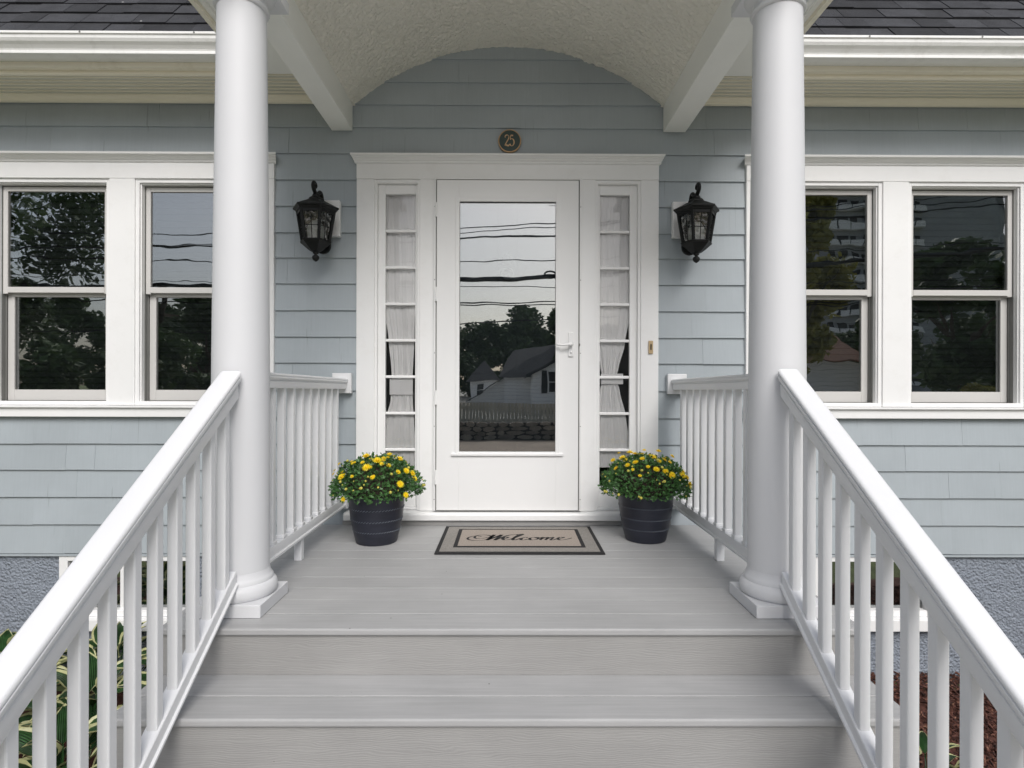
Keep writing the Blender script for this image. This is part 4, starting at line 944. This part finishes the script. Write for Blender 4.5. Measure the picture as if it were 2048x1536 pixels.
def mum(cx, cy, label, seed, blooms):
    global bloom_me
    r = random.Random(seed)
    t = thing('potted_chrysanthemum', label, 'potted plant', (cx, cy, 0.0), 'potted yellow chrysanthemums by the door')
    pr = [(0.100, 0.001), (0.112, 0.002), (0.116, 0.012), (0.130, 0.07), (0.142, 0.13), (0.150, 0.19), (0.1545, 0.245), (0.1575, 0.252), (0.1585, 0.262), (0.156, 0.268), (0.150, 0.268), (0.148, 0.262), (0.145, 0.235)]
    b = MB(); b.lathe(pr, (cx, cy, 0), 56, cap=False); b.lathe([(0.0, 0.002), (0.112, 0.003)], (cx, cy, 0), 24, cap=False); pot = b.build('pot', POT, t, smooth='auto')
    for zc in (0.075, 0.135, 0.198):
        rr = [0.1312, 0.1432, 0.1510][(0.075, 0.135, 0.198).index(zc)]
        q = MB(); n = 54
        for k in range(n):
            a = 2 * math.pi * k / n; a2 = a + 0.085; p0 = Vector((cx + rr * math.cos(a), cy + rr * math.sin(a), zc - 0.0035)); p1 = Vector((cx + (rr + .001) * math.cos(a2), cy + (rr + .001) * math.sin(a2), zc + 0.0035))
            q.tube([p0, p1], 0.0014, 4)
        q.build('rope_band', ROPE, pot)
    b = MB(); b.lathe([(0.146, 0.236), (0.08, 0.245), (0.0, 0.25)], (cx, cy, 0), 24, cap=False); b.build('soil', SOIL, t)
    def dome(th_, ph_, k=1.0):       # ph 0 = top, grows to the skirt
        wob = 1 + 0.09 * noise.noise((math.cos(th_) * 2.2 + seed, math.sin(th_) * 2.2, ph_ * 2)) * 1.4
        R = 0.236 * wob * k; zc = 0.285
        return Vector((cx + R * math.sin(ph_) * math.cos(th_), cy + R * math.sin(ph_) * math.sin(th_), zc + 0.185 * wob * k * math.cos(ph_) * (1.0 if ph_ < 1.57 else 0.6)))
    f = MB()
    for i in range(4200):
        th_ = r.uniform(0, 6.283); ph_ = math.acos(1 - r.random() * 1.14); k = r.uniform(0.62, 1.03) if r.random() < .55 else r.uniform(0.92, 1.05)
        p = dome(th_, ph_, k); nrm = (p - Vector((cx, cy, 0.24))).normalized()
        d = (nrm * 0.8 + Vector((r.gauss(0, .7), r.gauss(0, .7), r.gauss(0, .5)))).normalized(); sd = d.cross(Vector((r.gauss(0, 1), r.gauss(0, 1), r.gauss(0, 1)))).normalized(); up = sd.cross(d)
        L = r.uniform(0.016, 0.030); Wd = L * r.uniform(0.26, 0.4)
        # lobed little leaf
        vs = [p, p + d * L * .3 + sd * Wd * .55, p + d * L * .42 + sd * Wd * .3, p + d * L * .68 + sd * Wd, p + d * L * .75 + sd * Wd * .35, p + d * L, p + d * L * .75 - sd * Wd * .35, p + d * L * .68 - sd * Wd, p + d * L * .42 - sd * Wd * .3, p + d * L * .3 - sd * Wd * .55]
        vs = [v - up * 0.12 * (v - p).length for v in vs]
        f.add(vs, [(0, 1, 2, 8, 9), (2, 3, 4, 6, 7, 8), (4, 5, 6)])
    f.build('foliage', MUMLEAF, t, kind='stuff')
    core = MB(); core.lathe([(0.02, 0.24), (0.13, 0.25), (0.17, 0.29), (0.16, 0.36), (0.10, 0.42), (0.0, 0.44)], (cx, cy, 0), 20, cap=False); core.build('stems', SOIL, t, smooth=True)
    def place(me_o, p, scale, nrm, name, mats=None):
        o = bpy.data.objects.new(name, me_o); COL.objects.link(o); o.parent = t; o.location = p - wl(t)
        q = nrm.to_track_quat('Z', 'Y'); o.rotation_euler = (q.to_matrix() @ Matrix.Rotation(r.uniform(0, 6.28), 3, 'Z')).to_euler(); o.scale = scale; return o
    if bloom_me is None:
        me = bpy.data.meshes.new('flower'); me.from_pydata(bl.v, [], bl.f); me.materials.append(PETAL); me.materials.append(PETALO); me.polygons.foreach_set('material_index', bl.m)
        bd = MB(); bd.lathe([(0.0, -0.2), (0.6, -0.1), (1.0, 0.3), (0.95, 0.8), (0.5, 1.25), (0.0, 1.35)], (0, 0, 0), 8, cap=False)
        mb_ = bpy.data.meshes.new('bud'); mb_.from_pydata(bd.v, [], bd.f); mb_.materials.append(BUD); mb_.polygons.foreach_set('use_smooth', [True] * len(mb_.polygons)); bloom_me = (me, mb_)
    for (u, v, sz) in blooms:          # u, v: offsets in the plane facing the camera, metres from the dome centre
        xx, zz_ = u, v; rr = 1 - (xx / 0.26) ** 2 - (zz_ / 0.215) ** 2; yy = -0.238 * math.sqrt(max(0.0, rr))
        p = Vector((cx + xx * 0.97, cy + yy, 0.262 + zz_ * 0.97)); nrm = Vector((xx / 0.25, yy / 0.25 - 0.25, zz_ / 0.215 + 0.25)).normalized(); p += nrm * 0.016
        sz *= 0.98; place(bloom_me[0], p, (sz, sz, sz * r.uniform(.8, 1.15)), (nrm + Vector((r.gauss(0, .12), r.gauss(0, .12), r.gauss(0, .1)))).normalized(), 'flower')
    for i in range(20):
        th_ = r.uniform(0, 6.28); ph_ = r.uniform(0.1, 1.05); p = dome(th_, ph_, 1.06); place(bloom_me[0], p, (r.uniform(.011, .019),) * 3, (p - Vector((cx, cy, 0.24))).normalized(), 'flower')
    for i in range(70):
        th_ = r.uniform(0, 6.283); ph_ = math.acos(1 - r.random() * 1.05); p = dome(th_, ph_, 1.07); s_ = r.choice((0.004, 0.005, 0.006, 0.0085))
        place(bloom_me[1], p, (s_,) * 3, (p - Vector((cx, cy, 0.2))).normalized(), 'bud')
def bpx(px, py, cpx, sc, sz, cz=0.262):   # pixel in the photo -> offset on the dome
    zpx = 768 - (cz - CAMZ) * sc
    return ((px - cpx) / sc, (zpx - py) / sc, sz)
LB = [(764, 920, 30), (736, 915, 26), (748, 930, 27), (800, 921, 23), (701, 948, 24), (671, 951, 17), (682, 931, 16), (698, 940, 15), (818, 940, 22), (828, 946, 21), (833, 955, 20), (812, 960, 24), (822, 980, 20), (712, 985, 18), (787, 928, 17), (737, 923, 15), (716, 926, 13), (724, 945, 12), (774, 925, 15), (673, 944, 14), (780, 912, 18), (765, 944, 11)]
mum(-0.742, -0.41, 'potted yellow chrysanthemum in charcoal pot left of the mat', 3, [bpx(x, y, 755, 355, s * 0.001) for x, y, s in LB])
RB = [(1262, 908, 26), (1272, 911, 24), (1247, 918, 25), (1265, 922, 22), (1229, 923, 20), (1302, 914, 24), (1318, 905, 20), (1299, 932, 22), (1316, 935, 20), (1328, 942, 23), (1352, 945, 24), (1362, 950, 20), (1366, 962, 21), (1345, 915, 18), (1290, 903, 16), (1267, 943, 13), (1356, 940, 17), (1331, 918, 14), (1240, 909, 14), (1310, 920, 16)]
mum(0.783, -0.36, 'potted yellow chrysanthemum in charcoal pot right of the mat', 11, [bpx(x, y, 1293, 350, s * 0.001) for x, y, s in RB])

# ==================================================================== HOSTAS
def hosta_leaf(seed):
    r = random.Random(seed); b = MB(); nl, na = 10, 6; half = [0.0, 0.45, 0.80, 0.97, 1.0, 0.94, 0.82, 0.63, 0.41, 0.18, 0.0]
    for j in range(nl + 1):
        u = j / nl; wv = half[j] * 0.235
        for i in range(na + 1):
            s = (i / na) * 2 - 1; s2 = math.copysign(abs(s) ** (0.45 + 0.12 * math.sin(j * 1.7 + seed)), s); x = s2 * wv; rp = 0.012 * math.sin(j * 2.1 + seed) * abs(s) ** 3
            z = 0.16 * math.sin(u * 1.6) - 0.55 * max(0, u - 0.25) ** 2 + abs(s) * wv * 0.45 + rp - 0.012 * math.cos(s * 9)
            b.v.append((x, u, z))
    for j in range(nl):
        for i in range(na):
            k = j * (na + 1) + i; m_ = 1 if (i in (0, na - 1) or (j == nl - 1)) else 0
            b.f.append((k, k + 1, k + na + 2, k + na + 1)); b.m.append(m_)
    me = bpy.data.meshes.new('leaf'); me.from_pydata(b.v, [], b.f); me.materials.append(HOSTA); me.materials.append(HOSTAE); me.polygons.foreach_set('material_index', b.m); me.polygons.foreach_set('use_smooth', [True] * len(me.polygons)); return me
HL = [hosta_leaf(k) for k in range(4)]
def hosta(x, y, n, size, label, seed, group='variegated hostas beside the steps'):
    r = random.Random(seed); t = thing('hosta_plant', label, 'hosta', (x, y, GZ), group); st_ = MB()
    for k in range(n):
        a = k * 2.399 + r.uniform(-.25, .25); ring_ = k / n; out = 0.05 + 0.16 * ring_ * size / 0.22; hgt = 0.30 * (1 - 0.62 * ring_) + r.uniform(-.03, .03)
        o = bpy.data.objects.new('leaf', HL[k % 4]); COL.objects.link(o); o.parent = t; o.location = (out * math.cos(a), out * math.sin(a), hgt * size / 0.22)
        o.rotation_euler = Matrix.Rotation(a - math.pi / 2, 3, 'Z').to_euler(); 
        R = Matrix.Rotation(a - math.pi / 2, 3, 'Z') @ Matrix.Rotation(0.75 - 1.15 * ring_ + r.gauss(0, .14), 3, 'X') @ Matrix.Rotation(r.gauss(0, .3), 3, 'Y'); o.rotation_euler = R.to_euler()
        L = size * r.uniform(0.8, 1.15); o.scale = (L * r.uniform(0.85, 1.1), L, L)
        st_.tube([(x + .2 * out * math.cos(a), y + .2 * out * math.sin(a), GZ), (x + out * .7 * math.cos(a), y + out * .7 * math.sin(a), GZ + hgt * .6 * size / .22), (x + out * math.cos(a), y + out * math.sin(a), GZ + hgt * size / 0.22 + .002)], 0.0035, 5)
    st_.build('stems', HOSTA, t)
spots = [(-2.92, -0.30, 'rearmost hosta clump at the far left by the foundation'), (-2.36, -0.22, 'hosta clump against the foundation below the left basement window'), (-1.80, -0.28, 'hosta clump between the foundation and the upper left steps'),
         (-2.70, -0.72, 'hosta clump in the second row at the far left'), (-2.16, -0.68, 'hosta clump in the middle of the left bed'), (-1.66, -0.78, 'hosta clump beside the left end of the second step'), (-2.45, -1.12, 'hosta clump near the front of the left bed'), (-1.93, -1.16, 'hosta clump at the front next to the left stair side'), (-2.95, -1.15, 'hosta clump at the front far left')]
for i, (x, y, lb) in enumerate(spots): hosta(x, y, 26, 0.215, lb, 40 + i)
hosta(1.93, -1.02, 12, 0.13, 'small variegated hosta in the mulch right of the steps', 90)

# ==================================================================== ACROSS THE STREET (seen mirrored in the glass)
def at(px, py, d):   # mirrored pixel and distance along the reflected ray -> point
    return ((px - 1018) * d / FPX, CAMY + 3.69 - (d - 3.69), CAMZ + (768 - py) * d / FPX)
b = MB(); b.box(-80, 80, -200, -16.6, GZ - 0.05, -0.62); b.build('raised_yard', BOUNCE_YARD, kind='structure', label='raised yard behind the stone wall, made pale to bounce light on the houses')
STONE = paint('field_stone', (0.30, 0.26, 0.21), 0.9, 0.3, (3, 3, 3), 0.8, 25, objvar=0.3)
swl = thing('stone_wall', 'low field-stone wall across the street', 'wall', (0, -16.3, GZ))
b = MB(); b.box(-30, 30, -16.6, -16.12, GZ - 0.03, -0.42); core = b.build('wall_core', SOIL, swl)
r = random.Random(5); sb = MB(); x = -9.0; cnt = 0
for row in range(4):
    x = -10.0 + r.uniform(0, .2)
    while x < 12 and cnt < 290:
        w2, h2 = r.uniform(0.12, 0.32), 0.085 + r.uniform(-.02, .02); z = GZ + 0.06 + row * 0.155
        q = MB(); n = 7; pts = [(x + w2 + w2 * r.uniform(.85, 1.05) * math.cos(2 * math.pi * k / n), z + h2 * r.uniform(.85, 1.1) * math.sin(2 * math.pi * k / n)) for k in range(n)]
        q.add([(px_, -16.06, pz_) for px_, pz_ in pts] + [(px_ + (x + w2 - px_) * -0.08, -16.14, pz_) for px_, pz_ in pts], [tuple(range(n))[::-1]] + [(k, (k + 1) % n, n + (k + 1) % n, n + k) for k in range(n)])
        q.build('stone', STONE, swl); cnt += 1; x += 2 * w2 + 0.02
PICK = paint('weathered_picket', (0.64, 0.58, 0.46), 0.8, 0.12, (8, 8, 1), 0.2, 20, objvar=0.12)
fen = thing('picket_fence', 'beige board fence behind the stone wall across the street', 'fence', (-2, -17.2, -0.62))
pk = None
for k in range(70):
    xx = -6.5 + k * 0.125
    if pk is None: q = MB(); q.box(-0.055, 0.055, -0.012, 0.012, 0, 0.80); pk = q.build('picket', PICK, fen, local=True); o = pk
    else: o = dup(pk, fen)
    o.location = Vector((xx, -17.2, -0.60)) - wl(fen)
b = MB(); b.box(-6.6, 2.3, -17.24, -17.215, -0.45, -0.36); b.box(-6.6, 2.3, -17.24, -17.215, -0.02, 0.07); b.build('fence_rail', PICK, fen)
CLAP = None
def clap():
    m, t, p = new_mat('white_clapboard'); wv = N(t, 'ShaderNodeTexWave', Scale=1.6, Distortion=0.0); wv.bands_direction = 'Z'; wv.wave_profile = 'SAW'; t.links.new(pos(t), wv.inputs['Vector'])
    c = ramp(t, wv.outputs['Fac'], [(0.0, g3(0.45)), (0.12, g3(0.86)), (1, g3(0.90))]); t.links.new(c, p.inputs['Base Color']); p.inputs['Roughness'].default_value = 0.6; return m
CLAP = clap()
def nb_window(par, x0, x1, z0, z1, y, shutter=False):
    f = MB(); f.box(x0 - .06, x1 + .06, y, y + 0.04, z0 - .06, z1 + .06); w_ = f.build('window', WHITE, par)
    g = MB(); g.box(x0, x1, y + 0.041, y + 0.05, z0, (z0 + z1) / 2 - .02); g.box(x0, x1, y + 0.041, y + 0.05, (z0 + z1) / 2 + .02, z1); g.build('glass_pane', DARK, w_)
    if shutter:
        s = MB(); s.box(x0 - .36, x0 - .08, y, y + 0.05, z0 - .05, z1 + .05); s.box(x1 + .08, x1 + .36, y, y + 0.05, z0 - .05, z1 + .05); s.build('shutter', BLACKM, w_)
nh = thing('neighbour_house', 'white clapboard house with dark shutters across the street', 'house', (4.4, -27, -0.6))
yf = -26.3
x0h, x1h = at(1066, 0, 30)[0], at(1345, 0, 30)[0]; ez = at(0, 748, 30)[2]; xm = (x0h + x1h) / 2; pkz = ez + (x1h - x0h) / 2 * 0.55
b = MB(); b.add([(x0h, yf, -1), (x1h, yf, -1), (x1h, yf, ez), (xm, yf, pkz), (x0h, yf, ez)] + [(x0h, yf - 9, -1), (x1h, yf - 9, -1), (x1h, yf - 9, ez), (xm, yf - 9, pkz), (x0h, yf - 9, ez)],
                [(0, 1, 2, 3, 4), (5, 6, 7, 8, 9), (0, 4, 9, 5), (1, 6, 7, 2)]); b.build('wall', CLAP, nh)
b = MB()
for s_ in (-1, 1):
    xe = xm + s_ * ((x1h - x0h) / 2 + 0.35); ze = ez - 0.19; b.add([(xe, yf + .3, ze), (xm, yf + .3, pkz + .02), (xm, yf - 9.3, pkz + .02), (xe, yf - 9.3, ze), (xe, yf + .3, ze + .15), (xm, yf + .3, pkz + .17), (xm, yf - 9.3, pkz + .17), (xe, yf - 9.3, ze + .15)],
        [(0, 1, 2, 3), (4, 5, 6, 7), (0, 1, 5, 4), (0, 3, 7, 4)])
b.build('roof', ROOF, nh)
nb_window(nh, at(1096, 0, 30)[0], at(1122, 0, 30)[0], at(0, 784, 30)[2], at(0, 743, 30)[2], yf + 0.001, True)
nb_window(nh, at(1080, 0, 30)[0], at(1112, 0, 30)[0], at(0, 836, 30)[2], at(0, 817, 30)[2], yf + 0.001)
xw0 = at(1008, 0, 33)[0]; b = MB(); b.box(xw0, x0h + .5, yf - 7, yf - 2.2, -1, ez - 0.05); b.build('side_wing', CLAP, nh)
xl = at(938, 0, 33)[0]; b = MB()
b.add([(xw0 - .3, yf - 1.9, ez - .12), (x0h + .8, yf - 1.9, ez - .12), (x0h + 1.6, yf - 4.6, pkz - 0.1), (xw0 + .5, yf - 4.6, pkz - .5), (xw0 - .3, yf - 7, ez - .1)], [(0, 1, 2, 3), (0, 3, 4)]); b.build('wing_roof', ROOF, nh)
zl = at(0, 805, 33)[2]; b = MB(); b.add([(xw0, yf - 3, -1), (xw0, yf - 3, ez - .15), (xl, yf - 3, zl), (xl, yf - 3, -1)], [(0, 1, 2, 3)]); b.add([(xw0 + .1, yf - 2.7, ez), (xl - .2, yf - 2.7, zl - .02), (xl - .2, yf - 6.7, zl - .02), (xw0 + .1, yf - 6.7, ez)], [(0, 1, 2, 3)], 1)
b.build('lean_to', [CLAP, ROOF], nh)
b = MB(); xq, _, zq = at(1023, 745, 33); b.box(xq - .25, xq + .25, yf - 6, yf - 5.5, zq, zq + 0.9); b.build('chimney', STONE, nh)
h2 = thing('far_house', 'small pale house with a hipped dark roof beyond the white house', 'house', (-1.5, -44, -0.6))
xa, _, za = at(942, 760, 47); xb_ = at(992, 0, 47)[0]; zt_ = at(0, 718, 47)[2]; b = MB(); b.box(xa, xb_, -48, -43.4, -1, za); b.build('wall', CLAP, h2)
b = MB(); xm2 = (xa + xb_) / 2; b.add([(xa - .3, -43.1, za - .05), (xb_ + .3, -43.1, za - .05), (xb_ + .3, -48.3, za - .05), (xa - .3, -48.3, za - .05), (xm2, -45.7, zt_)], [(0, 1, 4), (1, 2, 4), (2, 3, 4), (3, 0, 4)]); b.build('roof', ROOF, h2)
nb_window(h2, xa + .5, xa + 1.0, za - 1.2, za - .3, -43.399)

# brick garage seen in the right window
gg = thing('brick_garage', 'low brown brick garage beyond the street at the right', 'garage', (15, -24, -1))
BRK = paint('brown_brick', (0.20, 0.10, 0.065), 0.9, 0.2, (6, 6, 6), 0.4, 25)
xa, _, za = at(1600, 655, 26); xb_ = at(1728, 0, 26)[0]; z0_ = at(0, 722, 26)[2]
b = MB(); b.box(xa, xb_, -27, -22.2, -1, z0_); b.build('wall', CLAP, gg)
b = MB(); b.add([(xa - .3, -21.9, z0_), (xb_ + .3, -21.9, z0_ + .1), (xb_ - .3, -24.5, za), (xa + .3, -24.5, za), (xa - .3, -27.2, z0_), (xb_ + .3, -27.2, z0_)], [(0, 1, 2, 3), (3, 2, 5, 4), (1, 5, 2), (0, 3, 4)]); b.build('roof', BRK, gg)

# apartment tower
TW = paint('tower_concrete', (0.35, 0.36, 0.37), 0.8, 0.08, (.2, .2, .2), 0.1, 5)
tw = thing('apartment_tower', 'tall grey apartment tower with rows of balconies behind the trees', 'building', (70, -106, -1))
b = MB(); X0, X1 = at(1640, 0, 110)[0], at(2010, 0, 110)[0]; b.box(X0, X1, -125, -106, -1, 52); b.build('wall', TW, tw)
pane_ = None; bal = None
for fl in range(15):
    for c in range(8):
        xx = X0 + 1.2 + c * 2.3; z = 1.0 + fl * 3.3
        if pane_ is None:
            q = MB(); q.box(0, 1.6, 0, 0.1, 0, 1.8); pane_ = q.build('window', DARK, tw, local=True); o = pane_
            q = MB(); q.box(-.2, 1.8, 0.1, 1.1, -0.35, -0.15); q.box(-.2, 1.8, 1.02, 1.1, -0.15, 0.75); bal = q.build('balcony', WHITE, tw, local=True); o2 = bal
        else: o = dup(pane_, tw); o2 = dup(bal, tw)
        o.location = Vector((xx, -105.98, z)) - wl(tw); o2.location = Vector((xx, -105.98, z)) - wl(tw)

# trees
def crown_mesh(name, n, size, seed, blobs, m):
    r = random.Random(seed); b = MB()
    for i in range(n):
        bx, by, bz, br = r.choice(blobs); d = Vector((r.gauss(0, 1), r.gauss(0, 1), r.gauss(0, 1))).normalized() * br * (r.random() ** 0.45); p = Vector((bx, by, bz)) + Vector((d.x, d.y, d.z * .8))
        a = Vector((r.gauss(0, 1), r.gauss(0, 1), r.gauss(0, .6))).normalized(); c = a.cross(Vector((r.gauss(0, 1), r.gauss(0, 1), r.gauss(0, 1)))).normalized(); s_ = size * r.uniform(.6, 1.3)
        b.add([p - a * s_, p + c * s_ * .5, p + a * s_, p - c * s_ * .5], [(0, 1, 2, 3)])
    me = bpy.data.meshes.new(name); me.from_pydata(b.v, [], b.f); me.materials.append(m); return me
def blobs(seed, n, R, H):
    r = random.Random(seed); out = []
    for k in range(n):
        a = r.uniform(0, 6.28); q = R * r.random() ** .5; z = r.uniform(-H, H); f = math.sqrt(max(0.05, 1 - (z / H) ** 2)); out.append((q * f * math.cos(a), q * f * math.sin(a), z, R * r.uniform(.22, .42)))
    return out
CM = [crown_mesh('crown', 9000, 0.055, 7 + k, blobs(20 + k, 22, 0.8, 0.85), TREEL) for k in range(3)]
CMY = crown_mesh('crown', 8000, 0.055, 70, blobs(33, 18, 0.8, 0.85), TREEY)
BIG = crown_mesh('crown', 45000, 0.022, 99, blobs(64, 44, 0.85, 0.9), TREEL)
def tree(x, y, zb, R, H, label, me, name='tree', group=None, cat='tree', trunk=True):
    t = thing(name, label, cat, (x, y, zb), group); o = bpy.data.objects.new('crown', me); COL.objects.link(o); o.parent = t; o.location = (0, 0, H * 0.62 if trunk else H * 0.5); o.scale = (R, R, H * (0.42 if trunk else 0.55)); o.rotation_euler = (0, 0, (x * 7.3) % 6.28)
    if trunk:
        b = MB(); b.tube([(x, y, zb - .3), (x + .05 * R, y, zb + H * .3), (x - .03 * R, y, zb + H * .75)], [0.06 * R, 0.045 * R, 0.015 * R], 8)
        for k in range(5):
            a = k * 1.3 + x; b.tube([(x, y, zb + H * (.25 + .06 * k)), (x + .3 * R * math.cos(a), y + .3 * R * math.sin(a), zb + H * (.42 + .06 * k)), (x + .62 * R * math.cos(a), y + .62 * R * math.sin(a), zb + H * (.52 + .07 * k))], [0.03 * R, 0.02 * R, 0.006 * R], 6)
        b.build('trunk', BARK, t)
tree(-16.9, -13.4, -1.0, 5.2, 13.0, 'large dark leafy tree across the street at the far left', BIG)
tree(-11.6, -18.6, -0.7, 2.6, 4.9, 'slender tree at the right of the large dark tree', CM[1])
r = random.Random(8); wb = MB()
for i, xx in enumerate([-52, -45, -39, -33, -27, -21.5, -16, -10.5, -6.3, -2.5, 1.3, 5.0, 9.0, 14, 20, 27, 34, 41, 48] + [-8.5, -4.5, -0.6, 3.2, 7.1, 11, -13, -18, -24, -30]):
    d = 58 + r.uniform(-5, 5) if i < 19 else 66; topy = {7: 612, 8: 655, 9: 650, 10: 625, 11: 622, 12: 628}.get(i, r.uniform(600, 660)) if i < 19 else 668; z = CAMZ + (768 - topy) * d / FPX
    R_ = r.uniform(3.4, 4.6); H_ = z + 0.8; a_ = xx * 7.3; ca, sa_ = math.cos(a_) * R_, math.sin(a_) * R_
    src = CM[i % 3]; vs = [(xx + v.co.x * ca - v.co.y * sa_, -(d - 3.69) + v.co.x * sa_ + v.co.y * ca, -0.8 + H_ * 0.55 + v.co.z * H_ * 0.50) for v in src.vertices]
    wb.add(vs, [tuple(f.vertices) for f in src.polygons][::(1 if i < 19 else 2)]); y_ = -(d - 3.69)
    wb.tube([(xx, y_, -1), (xx, y_, H_ * .7)], [0.2, 0.08], 6, mi=1)
wb.build('woodland', [TREEL, BARK], kind='stuff', label='dark green wood beyond the houses across the street', cat='trees')
tree(10.6, -17.5, -0.8, 2.3, 9.0, 'yellowing tree across the street to the right', CMY)
tree(17.5, -19.0, -0.8, 3.2, 7.0, 'dark green tree in front of the apartment tower', CM[0])
tree(22.0, -21.0, -0.8, 3.2, 6.0, 'spreading green tree right of the dark tree', CM[2])
shr = [(-16.9, -11.0, 1.9, 2.9, CMY, 'yellow-green shrub at the far left under the large tree'), (-14.3, -10.8, 1.9, 2.6, CMY, 'yellow-green shrub under the large dark tree'), (-12.2, -11.4, 1.8, 2.8, CM[0], 'round green shrub right of the yellow-green shrub'),
       (-10.2, -13.0, 1.9, 3.2, CM[1], 'green shrub in front of the slender tree'), (-8.6, -18.5, 1.6, 3.4, CM[2], 'tall green shrub at the left end of the board fence'), (-19.4, -12.2, 2.2, 3.4, CM[2], 'large green shrub left of the large dark tree'),
       (13.2, -12.6, 1.0, 1.9, CMY, 'yellow-green shrub across the street at the right'), (19.5, -16.5, 2.6, 3.4, CM[1], 'wide green shrub below the dark tree at the right')]
for (xx, yy, R, H, m_, lb) in shr: tree(xx, yy, -1.0, R, H, lb, m_, 'shrub', None, 'shrub', False)

# utility poles and wires
def pole(x, y, label, top=8.6):
    t = thing('utility_pole', label, 'utility pole', (x, y, GZ)); b = MB(); b.tube([(x, y, GZ - .3), (x + .05, y, top)], [0.16, 0.11], 10); b.build('pole', BARK, t)
    b = MB(); b.box(x - .05, x + .05, y - 1.1, y + 1.1, top - 1, top - .86); b.build('crossarm', BARK, t)
pole(-12.9, -17.8, 'wooden utility pole across the street at the left', 4.4); pole(26, -17.0, 'wooden utility pole across the street at the right')
CABLE = paint('black_cable', (0.015, 0.015, 0.016), 0.6, 0.2)
wires = [(452, 0.016, .10), (458, .014, .16), (470, .030, .12), (516, .016, .05), (557, .075, .10), (604, .020, .04), (608, .018, -.02), (640, .018, .12), (574, .012, 0.0)]
for i, (py, rad, sl_) in enumerate(wires):
    z0_ = CAMZ + (768 - py) * 18 / FPX; pts = []
    for k in range(33):
        x = -32 + 2.0 * k; pts.append((x, -14.3 - 0.15 * (i % 4), z0_ + sl_ * 0.8 * x * .5 + 0.0016 * x * x + 0.03 * math.sin(x * 1.3 + i)))
    b = MB(); b.tube(pts, rad, 6); b.build('overhead_wire', CABLE, label=['upper thin', 'second thin', 'medium', 'single slack', 'very thick bundled', 'paired', 'lower paired', 'lowest thin', 'topmost thin', 'fine middle', 'fine lower', 'thick topmost'][i] + ' overhead wire along the street', cat='wire', group='overhead wires along the street')
b = MB(); xr, zr = at(1100, 551, 18)[0], at(1100, 551, 18)[2]
b.tube([(xr + 0.17 * math.cos(a), -14.2, zr + 0.11 * math.sin(a)) for a in [k * math.pi / 10 for k in range(21)]], 0.03, 6); b.box(xr - .17, xr + .17, -14.22, -14.18, zr - .015, zr + .015)
b.build('cable_spacer', CABLE, label='oval ring spacer on the thick bundled wire', cat='cable fitting')
print('objects', len(bpy.data.objects))
